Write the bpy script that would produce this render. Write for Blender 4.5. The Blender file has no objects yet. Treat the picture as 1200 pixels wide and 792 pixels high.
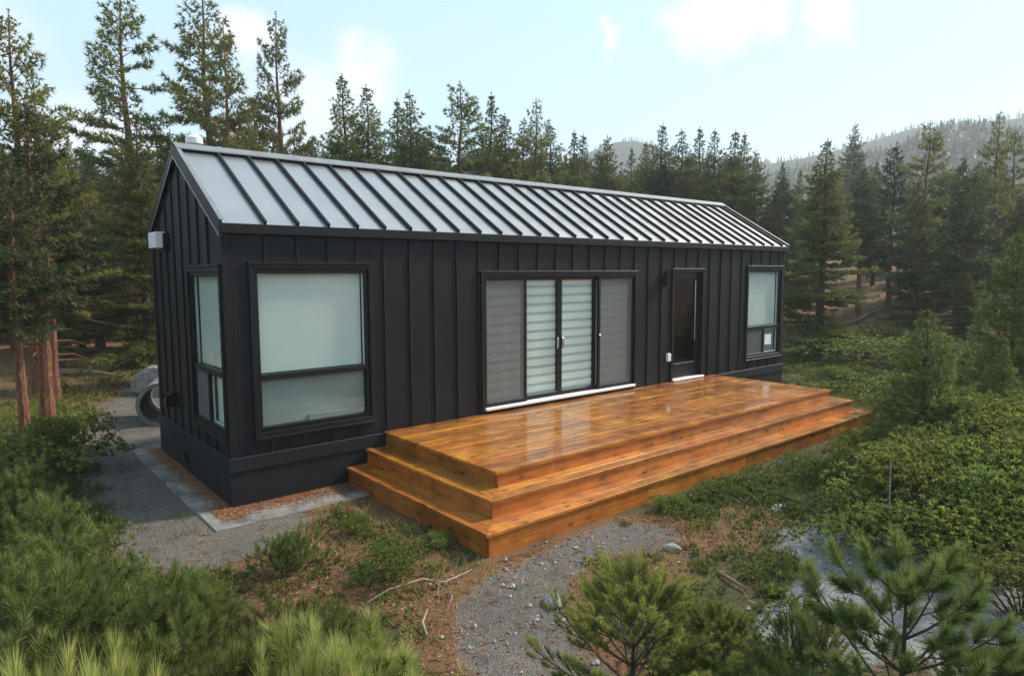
import bpy, bmesh, math, random
import numpy as np
from mathutils import Vector, Matrix
R = math.radians
rng = np.random.default_rng(7)
random.seed(7)
scene = bpy.context.scene
col = scene.collection

# ------------------------------------------------------------------ camera
CAM = np.array([-2.4448, -8.1659, 2.8206]); YAW, PITCH, ROLL, FPX = -0.6948, -0.0973, -0.0039, 785.881
_cy, _sy = math.cos(YAW), math.sin(YAW)
FWD = np.array([-_sy*math.cos(PITCH), _cy*math.cos(PITCH), math.sin(PITCH)])
RT = np.array([_cy, _sy, 0.0]); UP = np.cross(RT, FWD)
_c, _s = math.cos(ROLL), math.sin(ROLL)
RT, UP = _c*RT + _s*UP, _c*UP - _s*RT
cam = bpy.data.cameras.new('camera'); cam.sensor_width = 36; cam.lens = FPX/1200*36
cam.clip_start = 0.05; cam.clip_end = 6000
camo = bpy.data.objects.new('camera', cam); col.objects.link(camo)
M = Matrix.Identity(4)
for i in range(3):
    M[i][0], M[i][1], M[i][2], M[i][3] = RT[i], UP[i], -FWD[i], CAM[i]
camo.matrix_world = M
scene.camera = camo

# ------------------------------------------------------------------ sky, sun, exposure
SUN_AZ = np.array([0.97, -0.24]); SUN_AZ /= np.linalg.norm(SUN_AZ); SUN_EL = R(40)
SUNV = np.array([SUN_AZ[0]*math.cos(SUN_EL), SUN_AZ[1]*math.cos(SUN_EL), math.sin(SUN_EL)])
def ray(u, v):
    d = FWD + RT*(u-600)/FPX - UP*(v-396)/FPX
    return d/np.linalg.norm(d)
world = bpy.data.worlds.new('World'); scene.world = world; world.use_nodes = True
nt = world.node_tree; nt.nodes.clear()
def N(tree, typ, **kw):
    n = tree.nodes.new(typ)
    for k, v in kw.items(): setattr(n, k, v)
    return n
out = N(nt, 'ShaderNodeOutputWorld'); bg = N(nt, 'ShaderNodeBackground')
sky = N(nt, 'ShaderNodeTexSky', sky_type='NISHITA', sun_disc=False, sun_elevation=SUN_EL,
        sun_rotation=math.atan2(SUN_AZ[0], SUN_AZ[1]), air_density=1.0, dust_density=0.7, ozone_density=1.6, altitude=600)
SKY_STRENGTH = 0.14
tc = N(nt, 'ShaderNodeTexCoord')
nz = N(nt, 'ShaderNodeTexNoise'); nz.inputs['Scale'].default_value = 9; nz.inputs['Detail'].default_value = 7
nz.inputs['Roughness'].default_value = 0.58
nt.links.new(tc.outputs['Generated'], nz.inputs['Vector'])
sub = N(nt, 'ShaderNodeVectorMath', operation='SUBTRACT'); nt.links.new(nz.outputs['Color'], sub.inputs[0]); sub.inputs[1].default_value = (.5, .5, .5)
scl = N(nt, 'ShaderNodeVectorMath', operation='SCALE'); nt.links.new(sub.outputs[0], scl.inputs[0]); scl.inputs['Scale'].default_value = 0.16
add = N(nt, 'ShaderNodeVectorMath', operation='ADD'); nt.links.new(tc.outputs['Generated'], add.inputs[0]); nt.links.new(scl.outputs[0], add.inputs[1])
prev = None
# cumulus banks seen in the photograph plus the rest of the fair weather cover round the sky
banks = [(ray(848, 18), .062, 1), (ray(895, 8), .04, 1), (ray(800, 40), .04, .9), (ray(965, 28), .042, .7), (ray(722, 42), .022, .7),
         (ray(285, 48), .055, .9), (ray(430, 92), .07, .9), (ray(110, 185), .09, .8), (ray(370, 140), .09, .6), (ray(-60, 40), .1, .7)]
for k in range(16):
    a = 0.9 + k*0.31 + 0.1*math.sin(k*3.1)
    hd = math.atan2(FWD[0], FWD[1]) + a
    el = R(12 + 22*abs(math.sin(k*1.7)))
    banks.append((np.array([math.sin(hd)*math.cos(el), math.cos(hd)*math.cos(el), math.sin(el)]), .08+.05*abs(math.sin(k*2.3)), .85))
for c, r, w in banks:
    ds = N(nt, 'ShaderNodeVectorMath', operation='DISTANCE'); nt.links.new(add.outputs[0], ds.inputs[0]); ds.inputs[1].default_value = tuple(c)
    mr = N(nt, 'ShaderNodeMapRange', interpolation_type='SMOOTHSTEP'); nt.links.new(ds.outputs['Value'], mr.inputs[0])
    mr.inputs[1].default_value = r*1.1; mr.inputs[2].default_value = r*0.15; mr.inputs[3].default_value = 0; mr.inputs[4].default_value = w
    if prev is None: prev = mr.outputs[0]
    else:
        mx = N(nt, 'ShaderNodeMath', operation='MAXIMUM'); nt.links.new(prev, mx.inputs[0]); nt.links.new(mr.outputs[0], mx.inputs[1]); prev = mx.outputs[0]
mix = N(nt, 'ShaderNodeMix', data_type='RGBA'); nt.links.new(prev, mix.inputs[0])
# thin high veil that pales the blue
veil = N(nt, 'ShaderNodeMix', data_type='RGBA'); veil.inputs[0].default_value = 0.62
nt.links.new(sky.outputs[0], veil.inputs[6]); veil.inputs[7].default_value = (3.7, 5.3, 6.0, 1)
nt.links.new(veil.outputs[2], mix.inputs[6]); mix.inputs[7].default_value = (6.0, 6.0, 6.0, 1)
nt.links.new(mix.outputs[2], bg.inputs[0]); bg.inputs[1].default_value = SKY_STRENGTH
nt.links.new(bg.outputs[0], out.inputs[0])
sun = bpy.data.lights.new('sun', 'SUN'); sun.energy = 4.7; sun.angle = R(7.0); sun.color = (1, .9, .76)
suno = bpy.data.objects.new('sun', sun); col.objects.link(suno)
suno.rotation_euler = Vector(SUNV).to_track_quat('Z', 'Y').to_euler(); suno.location = (20, -8, 25)
vs = scene.view_settings; vs.view_transform = 'Standard'; vs.look = 'None'; vs.exposure = 0.58; vs.gamma = 1; vs.use_curve_mapping = False
cy = scene.cycles; cy.use_denoising = True; cy.max_bounces = 8; cy.diffuse_bounces = 3; cy.glossy_bounces = 4
cy.transparent_max_bounces = 16; cy.transmission_bounces = 6; cy.volume_bounces = 1; cy.caustics_reflective = False; cy.caustics_refractive = False
cy.sample_clamp_indirect = 6

# ------------------------------------------------------------------ helpers
def link(o, parent=None):
    col.objects.link(o)
    if parent is not None: o.parent = parent
    return o
def tag(o, label=None, cat=None, group=None, kind=None):
    if label: o['label'] = label
    if cat: o['category'] = cat
    if group: o['group'] = group
    if kind: o['kind'] = kind
    return o
def empty(name, loc=(0, 0, 0), rz=0, parent=None, scale=None):
    o = bpy.data.objects.new(name, None); o.location = loc; o.rotation_euler = (0, 0, rz); o.empty_display_size = .2
    if scale is not None: o.scale = scale
    return link(o, parent)
class MB:
    def __init__(s, xf=None): s.v = []; s.f = []; s.xf = xf or (lambda p: p)
    def add(s, vs, fs):
        b = len(s.v); s.v += [tuple(s.xf(p)) for p in vs]; s.f += [tuple(b+i for i in f) for f in fs]; return s
    def box(s, x0, x1, y0, y1, z0, z1):
        return s.add([(x0,y0,z0),(x1,y0,z0),(x1,y1,z0),(x0,y1,z0),(x0,y0,z1),(x1,y0,z1),(x1,y1,z1),(x0,y1,z1)],
                     [(0,3,2,1),(4,5,6,7),(0,1,5,4),(1,2,6,5),(2,3,7,6),(3,0,4,7)])
    def hexa(s, b, t):
        return s.add(list(b)+list(t), [(0,3,2,1),(4,5,6,7),(0,1,5,4),(1,2,6,5),(2,3,7,6),(3,0,4,7)])
    def frame(s, x0, x1, y0, y1, z0, z1, w, wb=None):
        wb = w if wb is None else wb
        s.box(x0, x0+w, y0, y1, z0, z1); s.box(x1-w, x1, y0, y1, z0, z1)
        s.box(x0+w, x1-w, y0, y1, z1-w, z1); return s.box(x0+w, x1-w, y0, y1, z0, z0+wb)
    def tube(s, pts, rad, n=6, cap=True):
        pts = [np.array(p, float) for p in pts]; rings = []
        for i, p in enumerate(pts):
            d = pts[min(i+1, len(pts)-1)] - pts[max(i-1, 0)]; d /= (np.linalg.norm(d)+1e-9)
            a = np.cross(d, [0, 0, 1.0]) if abs(d[2]) < .9 else np.cross(d, [1.0, 0, 0])
            a /= np.linalg.norm(a); b = np.cross(d, a)
            rings.append([p + rad[i]*(a*math.cos(2*math.pi*k/n) + b*math.sin(2*math.pi*k/n)) for k in range(n)])
        vs = [q for r_ in rings for q in r_]; fs = []
        for i in range(len(pts)-1):
            for k in range(n): fs.append((i*n+k, i*n+(k+1) % n, (i+1)*n+(k+1) % n, (i+1)*n+k))
        if cap: fs += [tuple(range(n-1, -1, -1)), tuple((len(pts)-1)*n+k for k in range(n))]
        return s.add(vs, fs)
    def mesh(s, name, mat, bevel=0, smooth=False, seg=1):
        me = bpy.data.meshes.new(name); me.from_pydata(s.v, [], s.f)
        bm = bmesh.new(); bm.from_mesh(me)
        bmesh.ops.recalc_face_normals(bm, faces=bm.faces)
        if bevel: bmesh.ops.bevel(bm, geom=list(bm.edges), offset=bevel, segments=seg, affect='EDGES', profile=.6)
        bm.to_mesh(me); bm.free()
        if smooth: me.shade_smooth()
        me.materials.append(mat); return me
    def build(s, name, mat, parent=None, bevel=0, smooth=False, seg=1):
        return link(bpy.data.objects.new(name, s.mesh(name, mat, bevel, smooth, seg)), parent)
def tri_mesh(name, V, mat, tint=None):
    n = len(V); me = bpy.data.meshes.new(name)
    me.vertices.add(n); me.vertices.foreach_set('co', np.ascontiguousarray(V, dtype=np.float32).ravel())
    me.loops.add(n); me.loops.foreach_set('vertex_index', np.arange(n, dtype=np.int32))
    me.polygons.add(n//3); me.polygons.foreach_set('loop_start', np.arange(0, n, 3, dtype=np.int32))
    me.update(calc_edges=True)
    if tint is not None:
        a = me.attributes.new('tint', 'FLOAT', 'POINT'); a.data.foreach_set('value', np.ascontiguousarray(tint, dtype=np.float32))
    me.materials.append(mat); return me

# ------------------------------------------------------------------ materials
def mat_new(name):
    m = bpy.data.materials.new(name); m.use_nodes = True; t = m.node_tree; t.nodes.clear()
    return m, t, N(t, 'ShaderNodeOutputMaterial')
def ramp(t, src, stops):
    r = N(t, 'ShaderNodeValToRGB'); e = r.color_ramp.elements
    e[0].position, e[0].color = stops[0][0], (*stops[0][1], 1); e[1].position, e[1].color = stops[-1][0], (*stops[-1][1], 1)
    for p, c in stops[1:-1]:
        q = e.new(p); q.color = (*c, 1)
    t.links.new(src, r.inputs[0]); return r.outputs[0]
def noise(t, vec, scale, detail=4, rough=.55, dist=0):
    n = N(t, 'ShaderNodeTexNoise'); n.inputs['Scale'].default_value = scale; n.inputs['Detail'].default_value = detail
    n.inputs['Roughness'].default_value = rough; n.inputs['Distortion'].default_value = dist
    if vec is not None: t.links.new(vec, n.inputs['Vector'])
    return n.outputs['Fac']
def mixc(t, fac, a, b, blend='MIX'):
    m = N(t, 'ShaderNodeMix', data_type='RGBA', blend_type=blend)
    if isinstance(fac, (int, float)): m.inputs[0].default_value = fac
    else: t.links.new(fac, m.inputs[0])
    for i, x in ((6, a), (7, b)):
        if isinstance(x, tuple): m.inputs[i].default_value = (*x, 1)
        else: t.links.new(x, m.inputs[i])
    return m.outputs[2]
def math_(t, op, a, b=None, clamp=False):
    m = N(t, 'ShaderNodeMath', operation=op, use_clamp=clamp)
    for i, x in ((0, a), (1, b)):
        if x is None: continue
        if isinstance(x, (int, float)): m.inputs[i].default_value = x
        else: t.links.new(x, m.inputs[i])
    return m.outputs[0]
def mrange(t, x, a, b, c=0., d=1., smooth=False):
    m = N(t, 'ShaderNodeMapRange')
    if smooth: m.interpolation_type = 'SMOOTHSTEP'
    t.links.new(x, m.inputs[0])
    for i, q in enumerate((a, b, c, d)): m.inputs[i+1].default_value = q
    return m.outputs[0]
def objvec(t, spread=0., scale=(1, 1, 1)):
    tc = N(t, 'ShaderNodeTexCoord'); v = tc.outputs['Object']
    if spread:
        oi = N(t, 'ShaderNodeObjectInfo'); m = N(t, 'ShaderNodeVectorMath', operation='SCALE'); m.inputs[0].default_value = (7.3, 3.1, 5.7)
        t.links.new(math_(t, 'MULTIPLY', oi.outputs['Random'], spread), m.inputs['Scale'])
        a = N(t, 'ShaderNodeVectorMath', operation='ADD'); t.links.new(v, a.inputs[0]); t.links.new(m.outputs[0], a.inputs[1]); v = a.outputs[0]
    if scale != (1, 1, 1):
        m = N(t, 'ShaderNodeVectorMath', operation='MULTIPLY'); t.links.new(v, m.inputs[0]); m.inputs[1].default_value = scale; v = m.outputs[0]
    return v
def bump(t, h, dist, strength=1.):
    b = N(t, 'ShaderNodeBump'); b.inputs['Distance'].default_value = dist; b.inputs['Strength'].default_value = strength
    t.links.new(h, b.inputs['Height']); return b.outputs[0]
def simple(name, color, rough=.5, metal=0., spec=.5, var=.0, vscale=3., bumpd=0., bscale=40., coat=0., rvar=0.):
    m, t, o = mat_new(name); p = N(t, 'ShaderNodeBsdfPrincipled'); t.links.new(p.outputs[0], o.inputs[0])
    p.inputs['Base Color'].default_value = (*color, 1); p.inputs['Roughness'].default_value = rough
    p.inputs['Metallic'].default_value = metal; p.inputs['Specular IOR Level'].default_value = spec; p.inputs['Coat Weight'].default_value = coat
    v = objvec(t, 20.)
    if var:
        f = noise(t, v, vscale, 6, .6)
        lo = tuple(c*(1-var) for c in color); hi = tuple(min(1, c*(1+var)) for c in color)
        t.links.new(ramp(t, f, [(.3, lo), (.7, hi)]), p.inputs['Base Color'])
        if rvar: t.links.new(mrange(t, noise(t, v, vscale*.7, 5, .6), .3, .7, rough-rvar, rough+rvar), p.inputs['Roughness'])
    if bumpd: t.links.new(bump(t, noise(t, v, bscale, 4, .6), bumpd), p.inputs['Normal'])
    return m
m_clad = simple('charcoal_cladding', (.0075, .0075, .0095), .52, 0, .24, .18, 1.4, .0016, 4., rvar=.09)
m_skirt = simple('skirting_paint', (.0105, .0105, .013), .6, 0, .26, .2, 2.2, .001, 6., rvar=.08)
m_trim = simple('black_trim', (.006, .006, .0065), .42, 0, .3, .2, 4.)
m_rib = simple('rib_black', (.008, .008, .009), .6, 0, .3, .2, 4.)
m_dark = simple('dark_interior', (.008, .008, .008), .95)
m_white = simple('white_vinyl', (.78, .79, .79), .35, 0, .5, .05, 6.)
m_metal = simple('brushed_metal', (.62, .62, .63), .28, 1., .5, .06, 10.)
m_blind = simple('roller_blind', (.68, .74, .705), .85, 0, .2, .03, 2.)
m_sheer = simple('sheer_grey', (.30, .32, .30), .7, 0, .3, .12, 1.2)
m_slat = simple('zebra_slat', (.84, .93, .90), .75, 0, .2, .03, 2.)
m_voile = simple('zebra_voile', (.56, .66, .64), .8, 0, .2, .04, 2.)
m_conc = simple('concrete', (.19, .186, .18), .85, 0, .3, .5, 2.5, .01, 20.)
m_rockw = simple('pale_rock', (.33, .315, .30), .85, 0, .3, .35, 5., .02, 9.)
m_rock = simple('grey_rock', (.22, .21, .20), .9, 0, .3, .4, 4., .03, 8.)
m_stick = simple('weathered_stick', (.30, .255, .20), .85, 0, .3, .35, 9., .004, 60.)
m_log = simple('fallen_log_wood', (.20, .13, .085), .85, 0, .3, .35, 6., .01, 30.)
def roof_material():
    m, t, o = mat_new('roof_metal'); p = N(t, 'ShaderNodeBsdfPrincipled'); t.links.new(p.outputs[0], o.inputs[0])
    v = objvec(t, 20.)
    t.links.new(ramp(t, noise(t, v, 1.1, 5, .6), [(.3, (.455, .435, .425)), (.7, (.53, .505, .495))]), p.inputs['Base Color'])
    p.inputs['Metallic'].default_value = .85; p.inputs['Coat Weight'].default_value = .3; p.inputs['Coat Roughness'].default_value = .22
    t.links.new(mrange(t, noise(t, v, 2.5, 5, .6), .3, .7, .30, .42), p.inputs['Roughness'])
    t.links.new(bump(t, noise(t, objvec(t, 20., (1.2, .5, 1)), 1.5, 2, .5), .006), p.inputs['Normal'])
    return m
m_roof = roof_material()
def glass_material(name, tint, rough=.02, extra=0.):
    m, t, o = mat_new(name)
    tr = N(t, 'ShaderNodeBsdfTransparent'); tr.inputs[0].default_value = (*tint, 1)
    gl = N(t, 'ShaderNodeBsdfGlossy'); gl.inputs['Roughness'].default_value = rough
    lw = N(t, 'ShaderNodeLayerWeight'); lw.inputs[0].default_value = .5
    fr = math_(t, 'ADD', math_(t, 'MULTIPLY', math_(t, 'POWER', lw.outputs['Facing'], 5.), .95), .03)
    t.links.new(bump(t, noise(t, objvec(t), 1.3, 1), .004), gl.inputs['Normal'])
    mx = N(t, 'ShaderNodeMixShader'); t.links.new(math_(t, 'ADD', fr, extra, True), mx.inputs[0])
    t.links.new(tr.outputs[0], mx.inputs[1]); t.links.new(gl.outputs[0], mx.inputs[2]); t.links.new(mx.outputs[0], o.inputs[0]); return m
m_glass = glass_material('window_glass', (.965, .985, .975))
m_glassd = glass_material('dark_door_glass', (.35, .38, .36), .02, .02)
def screen_material():
    m, t, o = mat_new('insect_screen'); d = N(t, 'ShaderNodeBsdfDiffuse'); d.inputs[0].default_value = (.20, .205, .205, 1)
    tr = N(t, 'ShaderNodeBsdfTransparent'); mx = N(t, 'ShaderNodeMixShader'); mx.inputs[0].default_value = .40
    t.links.new(tr.outputs[0], mx.inputs[1]); t.links.new(d.outputs[0], mx.inputs[2]); t.links.new(mx.outputs[0], o.inputs[0]); return m
m_screen = screen_material()
def deck_material():
    m, t, o = mat_new('stained_wet_cedar'); p = N(t, 'ShaderNodeBsdfPrincipled'); t.links.new(p.outputs[0], o.inputs[0])
    v = objvec(t, 31., (.55, 9., 9.))
    grain = noise(t, v, 3.2, 7, .62, .7)
    c = ramp(t, grain, [(.25, (.26, .085, .012)), (.5, (.50, .19, .024)), (.75, (.66, .30, .048))])
    blot = noise(t, objvec(t, 17.), 2.6, 4, .6)
    c = mixc(t, mrange(t, blot, .40, .66, 0, .75), c, (.21, .062, .011))
    vo = N(t, 'ShaderNodeTexVoronoi', voronoi_dimensions='2D'); vo.inputs['Scale'].default_value = 3.7
    kx = N(t, 'ShaderNodeSeparateXYZ'); t.links.new(objvec(t, 23., (.8, 1.6, 1.6)), kx.inputs[0]); kc = N(t, 'ShaderNodeCombineXYZ')
    t.links.new(kx.outputs[0], kc.inputs[0]); t.links.new(math_(t, 'ADD', kx.outputs[1], kx.outputs[2]), kc.inputs[1]); t.links.new(kc.outputs[0], vo.inputs['Vector'])
    knot = mrange(t, math_(t, 'ADD', vo.outputs['Distance'], math_(t, 'MULTIPLY', math_(t, 'SUBTRACT', grain, .5), .35)), .02, .24, 1, 0, True)
    pick = mrange(t, vo.outputs['Color'], .45, .5, 0, 1)
    sp = N(t, 'ShaderNodeSeparateColor'); t.links.new(vo.outputs['Color'], sp.inputs[0])
    pick = mrange(t, sp.outputs[0], .35, .95, 0, 1)
    c = mixc(t, math_(t, 'MULTIPLY', math_(t, 'MULTIPLY', knot, pick), 1.0, True), c, (.07, .02, .006))
    oi = N(t, 'ShaderNodeObjectInfo')
    hv = N(t, 'ShaderNodeHueSaturation'); t.links.new(c, hv.inputs['Color']); t.links.new(mrange(t, oi.outputs['Random'], 0, 1, .62, 1.22), hv.inputs['Value'])
    t.links.new(mrange(t, math_(t, 'FRACT', math_(t, 'MULTIPLY', oi.outputs['Random'], 7.7)), 0, 1, .488, .506), hv.inputs['Hue'])
    t.links.new(hv.outputs[0], p.inputs['Base Color'])
    geo = N(t, 'ShaderNodeNewGeometry'); wet = mrange(t, noise(t, geo.outputs['Position'], 1.5, 5, .62), .36, .58, 0, 1)
    t.links.new(mrange(t, wet, 0, 1, .5, .32), p.inputs['Roughness'])
    sx = N(t, 'ShaderNodeSeparateXYZ'); t.links.new(geo.outputs['Normal'], sx.inputs[0])
    flat = mrange(t, sx.outputs['Z'], .6, .9, .12, 1)
    t.links.new(math_(t, 'MULTIPLY', mrange(t, wet, 0, 1, .45, 1), flat), p.inputs['Coat Weight']); t.links.new(mrange(t, wet, 0, 1, .2, .05), p.inputs['Coat Roughness'])
    p.inputs['Coat IOR'].default_value = 1.6
    nb = bump(t, grain, .0014)
    t.links.new(nb, p.inputs['Normal']); t.links.new(bump(t, noise(t, v, 2.0, 3), .0006), p.inputs['Coat Normal'])
    return m
m_deck = deck_material()
m_deckframe = simple('deck_framing', (.06, .035, .02), .8)
def bark_material(name, lo, hi, s=6.):
    m, t, o = mat_new(name); p = N(t, 'ShaderNodeBsdfPrincipled'); t.links.new(p.outputs[0], o.inputs[0])
    v = objvec(t, 9., (s, s, s*.25)); f = noise(t, v, 2.5, 6, .65, .5)
    t.links.new(ramp(t, f, [(.3, lo), (.68, hi)]), p.inputs['Base Color']); p.inputs['Roughness'].default_value = .9
    t.links.new(bump(t, f, .03), p.inputs['Normal']); return m
m_bark = bark_material('pine_bark', (.045, .02, .012), (.27, .11, .052))
m_barkd = bark_material('fir_bark', (.03, .024, .02), (.12, .085, .062))
m_twig = bark_material('twig_bark', (.025, .018, .013), (.11, .075, .05), 20.)
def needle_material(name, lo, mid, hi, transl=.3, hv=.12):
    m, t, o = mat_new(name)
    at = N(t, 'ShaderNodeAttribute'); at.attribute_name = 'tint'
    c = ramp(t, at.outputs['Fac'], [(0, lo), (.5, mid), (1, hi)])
    oi = N(t, 'ShaderNodeObjectInfo'); h = N(t, 'ShaderNodeHueSaturation'); t.links.new(c, h.inputs['Color'])
    t.links.new(mrange(t, oi.outputs['Random'], 0, 1, 1-hv*1.6, 1+hv*1.6), h.inputs['Value'])
    t.links.new(mrange(t, math_(t, 'FRACT', math_(t, 'MULTIPLY', oi.outputs['Random'], 5.3)), 0, 1, .5-hv*.14, .5+hv*.14), h.inputs['Hue'])
    d = N(t, 'ShaderNodeBsdfPrincipled'); d.inputs['Roughness'].default_value = .55; d.inputs['Specular IOR Level'].default_value = .25
    tr = N(t, 'ShaderNodeBsdfTranslucent'); t.links.new(h.outputs[0], d.inputs['Base Color']); t.links.new(h.outputs[0], tr.inputs[0])
    mx = N(t, 'ShaderNodeMixShader'); mx.inputs[0].default_value = transl
    t.links.new(d.outputs[0], mx.inputs[1]); t.links.new(tr.outputs[0], mx.inputs[2]); t.links.new(mx.outputs[0], o.inputs[0]); return m
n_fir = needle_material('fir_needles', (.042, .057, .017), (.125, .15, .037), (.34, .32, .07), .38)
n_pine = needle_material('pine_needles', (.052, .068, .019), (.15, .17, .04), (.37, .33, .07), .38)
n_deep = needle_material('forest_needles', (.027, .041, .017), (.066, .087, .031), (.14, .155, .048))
n_fgp = needle_material('young_pine_needles', (.09, .13, .035), (.27, .315, .08), (.52, .51, .17), .38, .08)
n_bush = needle_material('bushy_pine_needles', (.05, .075, .022), (.13, .165, .042), (.29, .31, .085), .36, .14)
n_leaf = needle_material('shrub_leaves', (.05, .085, .02), (.145, .19, .04), (.31, .32, .07), .4, .16)
n_grass = needle_material('grass_blades', (.09, .105, .03), (.20, .20, .055), (.40, .31, .12), .35, .1)
n_cover = needle_material('ground_cover_leaves', (.045, .075, .018), (.115, .155, .034), (.26, .265, .06), .4, .05)

# ------------------------------------------------------------------ the ground
L, W = 12.78, 3.486
K0, K1, KD, E1, G1 = 2.04, 9.92, 2.507, 0.292, 0.578
Z1, Z2, Z3 = 0.638, 0.450, 0.252
def sstep(x, a, b):
    t = np.clip((x-a)/(b-a), 0, 1); return t*t*(3-2*t)
def vnoise(x, y, s, seed):
    x = np.asarray(x, float)/s + seed*17.31; y = np.asarray(y, float)/s + seed*5.77
    xi, yi = np.floor(x), np.floor(y); fx, fy = x-xi, y-yi
    h = lambda a, b: np.mod(np.sin(a*127.1+b*311.7+seed*13.7)*43758.5453, 1.0)
    fx, fy = fx*fx*(3-2*fx), fy*fy*(3-2*fy)
    return (h(xi, yi)*(1-fx)+h(xi+1, yi)*fx)*(1-fy) + (h(xi, yi+1)*(1-fx)+h(xi+1, yi+1)*fx)*fy
def polydist(x, y, pts):
    d = np.full(np.shape(x), 1e9)
    for (ax, ay), (bx, by) in zip(pts[:-1], pts[1:]):
        dx, dy = bx-ax, by-ay; t = np.clip(((x-ax)*dx+(y-ay)*dy)/(dx*dx+dy*dy), 0, 1)
        d = np.minimum(d, np.hypot(x-ax-t*dx, y-ay-t*dy))
    return d
def rectdist(x, y, x0, x1, y0, y1):
    dx = np.maximum(np.maximum(x0-x, x-x1), 0); dy = np.maximum(np.maximum(y0-y, y-y1), 0)
    return np.hypot(dx, dy)
def height(x, y):
    x = np.asarray(x, float); y = np.asarray(y, float)
    d = np.hypot(x-4, y+1)
    keep = sstep(np.minimum(rectdist(x, y, -.6, L+.6, -.7, W+.8), rectdist(x, y, K0-G1, K1+G1, -KD-G1, 0)), .1, 1.3)
    z = keep*(.10*(vnoise(x, y, 2.6, 1)-.5) + .05*(vnoise(x, y, .8, 2)-.5) + .018*(vnoise(x, y, .25, 3)-.5))
    z = z + .5*(vnoise(x, y, 14, 4)-.5)*sstep(d, 14, 34)
    ang = np.arctan2(y-CAM[1], x-CAM[0]); r = np.hypot(x-CAM[0], y-CAM[1])
    z = z + 3.2*sstep(r, 27, 62)*np.exp(-((ang-.36)/.22)**2)
    z = z + sstep(r, 60, 150)*3.0
    return z - .02*keep
YARD = [(-.55, -.75), (-.65, 0.8), (-.5, 2.6), (-.3, 4.6), (.2, 6.4), (.9, 9), (2.2, 12.5), (4, 16)]
PATH = [(.15, -6.2), (.45, -4.9), (.95, -4.0), (1.6, -3.6), (2.5, -3.55), (3.1, -3.75)]
GRAV = [(4.4, -5.3), (4.7, -5.95), (4.0, -6.5), (3.2, -7.1), (2.4, -8.2)]
GRAV2 = [(2.6, -5.9), (3.5, -5.75), (4.4, -5.6)]
def masks(x, y):
    x = np.asarray(x, float); y = np.asarray(y, float)
    wob = .35*(vnoise(x, y, .7, 5)-.5) + .16*(vnoise(x, y, .22, 6)-.5)
    g = 1-sstep(polydist(x, y, YARD)+wob, .62, .92)
    g = np.maximum(g, (1-sstep(rectdist(x, y, -.62, .3, -.85, 4)+wob*.3, .15, .4)))
    g = np.maximum(g, (1-sstep(polydist(x, y, PATH)+wob*.9, .14, .52)))
    pale = (1-sstep(polydist(x, y, GRAV)+wob*.8, .55, .85))
    pale = np.maximum(pale, .9*(1-sstep(polydist(x, y, GRAV2)+wob*.8, .3, .6)))
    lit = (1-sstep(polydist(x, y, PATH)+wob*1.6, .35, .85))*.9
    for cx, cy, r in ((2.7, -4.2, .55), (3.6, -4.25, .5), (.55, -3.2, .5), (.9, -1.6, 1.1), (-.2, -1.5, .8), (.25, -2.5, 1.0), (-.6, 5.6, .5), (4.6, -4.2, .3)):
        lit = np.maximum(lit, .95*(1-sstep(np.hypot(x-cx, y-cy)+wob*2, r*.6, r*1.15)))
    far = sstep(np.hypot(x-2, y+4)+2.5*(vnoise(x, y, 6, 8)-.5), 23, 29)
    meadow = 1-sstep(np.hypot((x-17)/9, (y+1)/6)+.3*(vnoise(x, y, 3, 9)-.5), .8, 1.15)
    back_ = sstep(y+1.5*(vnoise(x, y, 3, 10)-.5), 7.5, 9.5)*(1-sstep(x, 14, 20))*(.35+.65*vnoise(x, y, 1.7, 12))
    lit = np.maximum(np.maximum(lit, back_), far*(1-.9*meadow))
    return g, pale, lit
def axis(c, half, step, far, n):
    a = np.arange(-half, half+1e-6, step); q = np.geomspace(step, far-half, n); q = half + np.maximum.accumulate(np.maximum(q, step*np.arange(1, n+1)))
    q = q*(far/q[-1]) if q[-1] > far else q
    q = np.sort(q); q = q[q > half+step*.5]
    return c + np.concatenate([-q[::-1], a, q])
gx = axis(3.0, 10.5, .12, 800, 62); gy = axis(-1.0, 9.0, .12, 800, 62)
GX, GY = np.meshgrid(gx, gy); GZ = height(GX, GY)
g, pale, lit = masks(GX, GY)
nx, ny = len(gx), len(gy)
idx = np.arange(nx*ny).reshape(ny, nx)
quads = np.stack([idx[:-1, :-1], idx[:-1, 1:], idx[1:, 1:], idx[1:, :-1]], -1).reshape(-1, 4)
me = bpy.data.meshes.new('ground')
me.vertices.add(nx*ny); me.vertices.foreach_set('co', np.stack([GX, GY, GZ], -1).astype(np.float32).ravel())
me.loops.add(len(quads)*4); me.loops.foreach_set('vertex_index', quads.astype(np.int32).ravel())
me.polygons.add(len(quads)); me.polygons.foreach_set('loop_start', np.arange(0, len(quads)*4, 4, dtype=np.int32))
me.update(calc_edges=True); me.shade_smooth()
for nm, arr in (('gravel', g), ('pale', pale), ('litter', lit)):
    a = me.attributes.new(nm, 'FLOAT', 'POINT'); a.data.foreach_set('value', arr.astype(np.float32).ravel())
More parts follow.
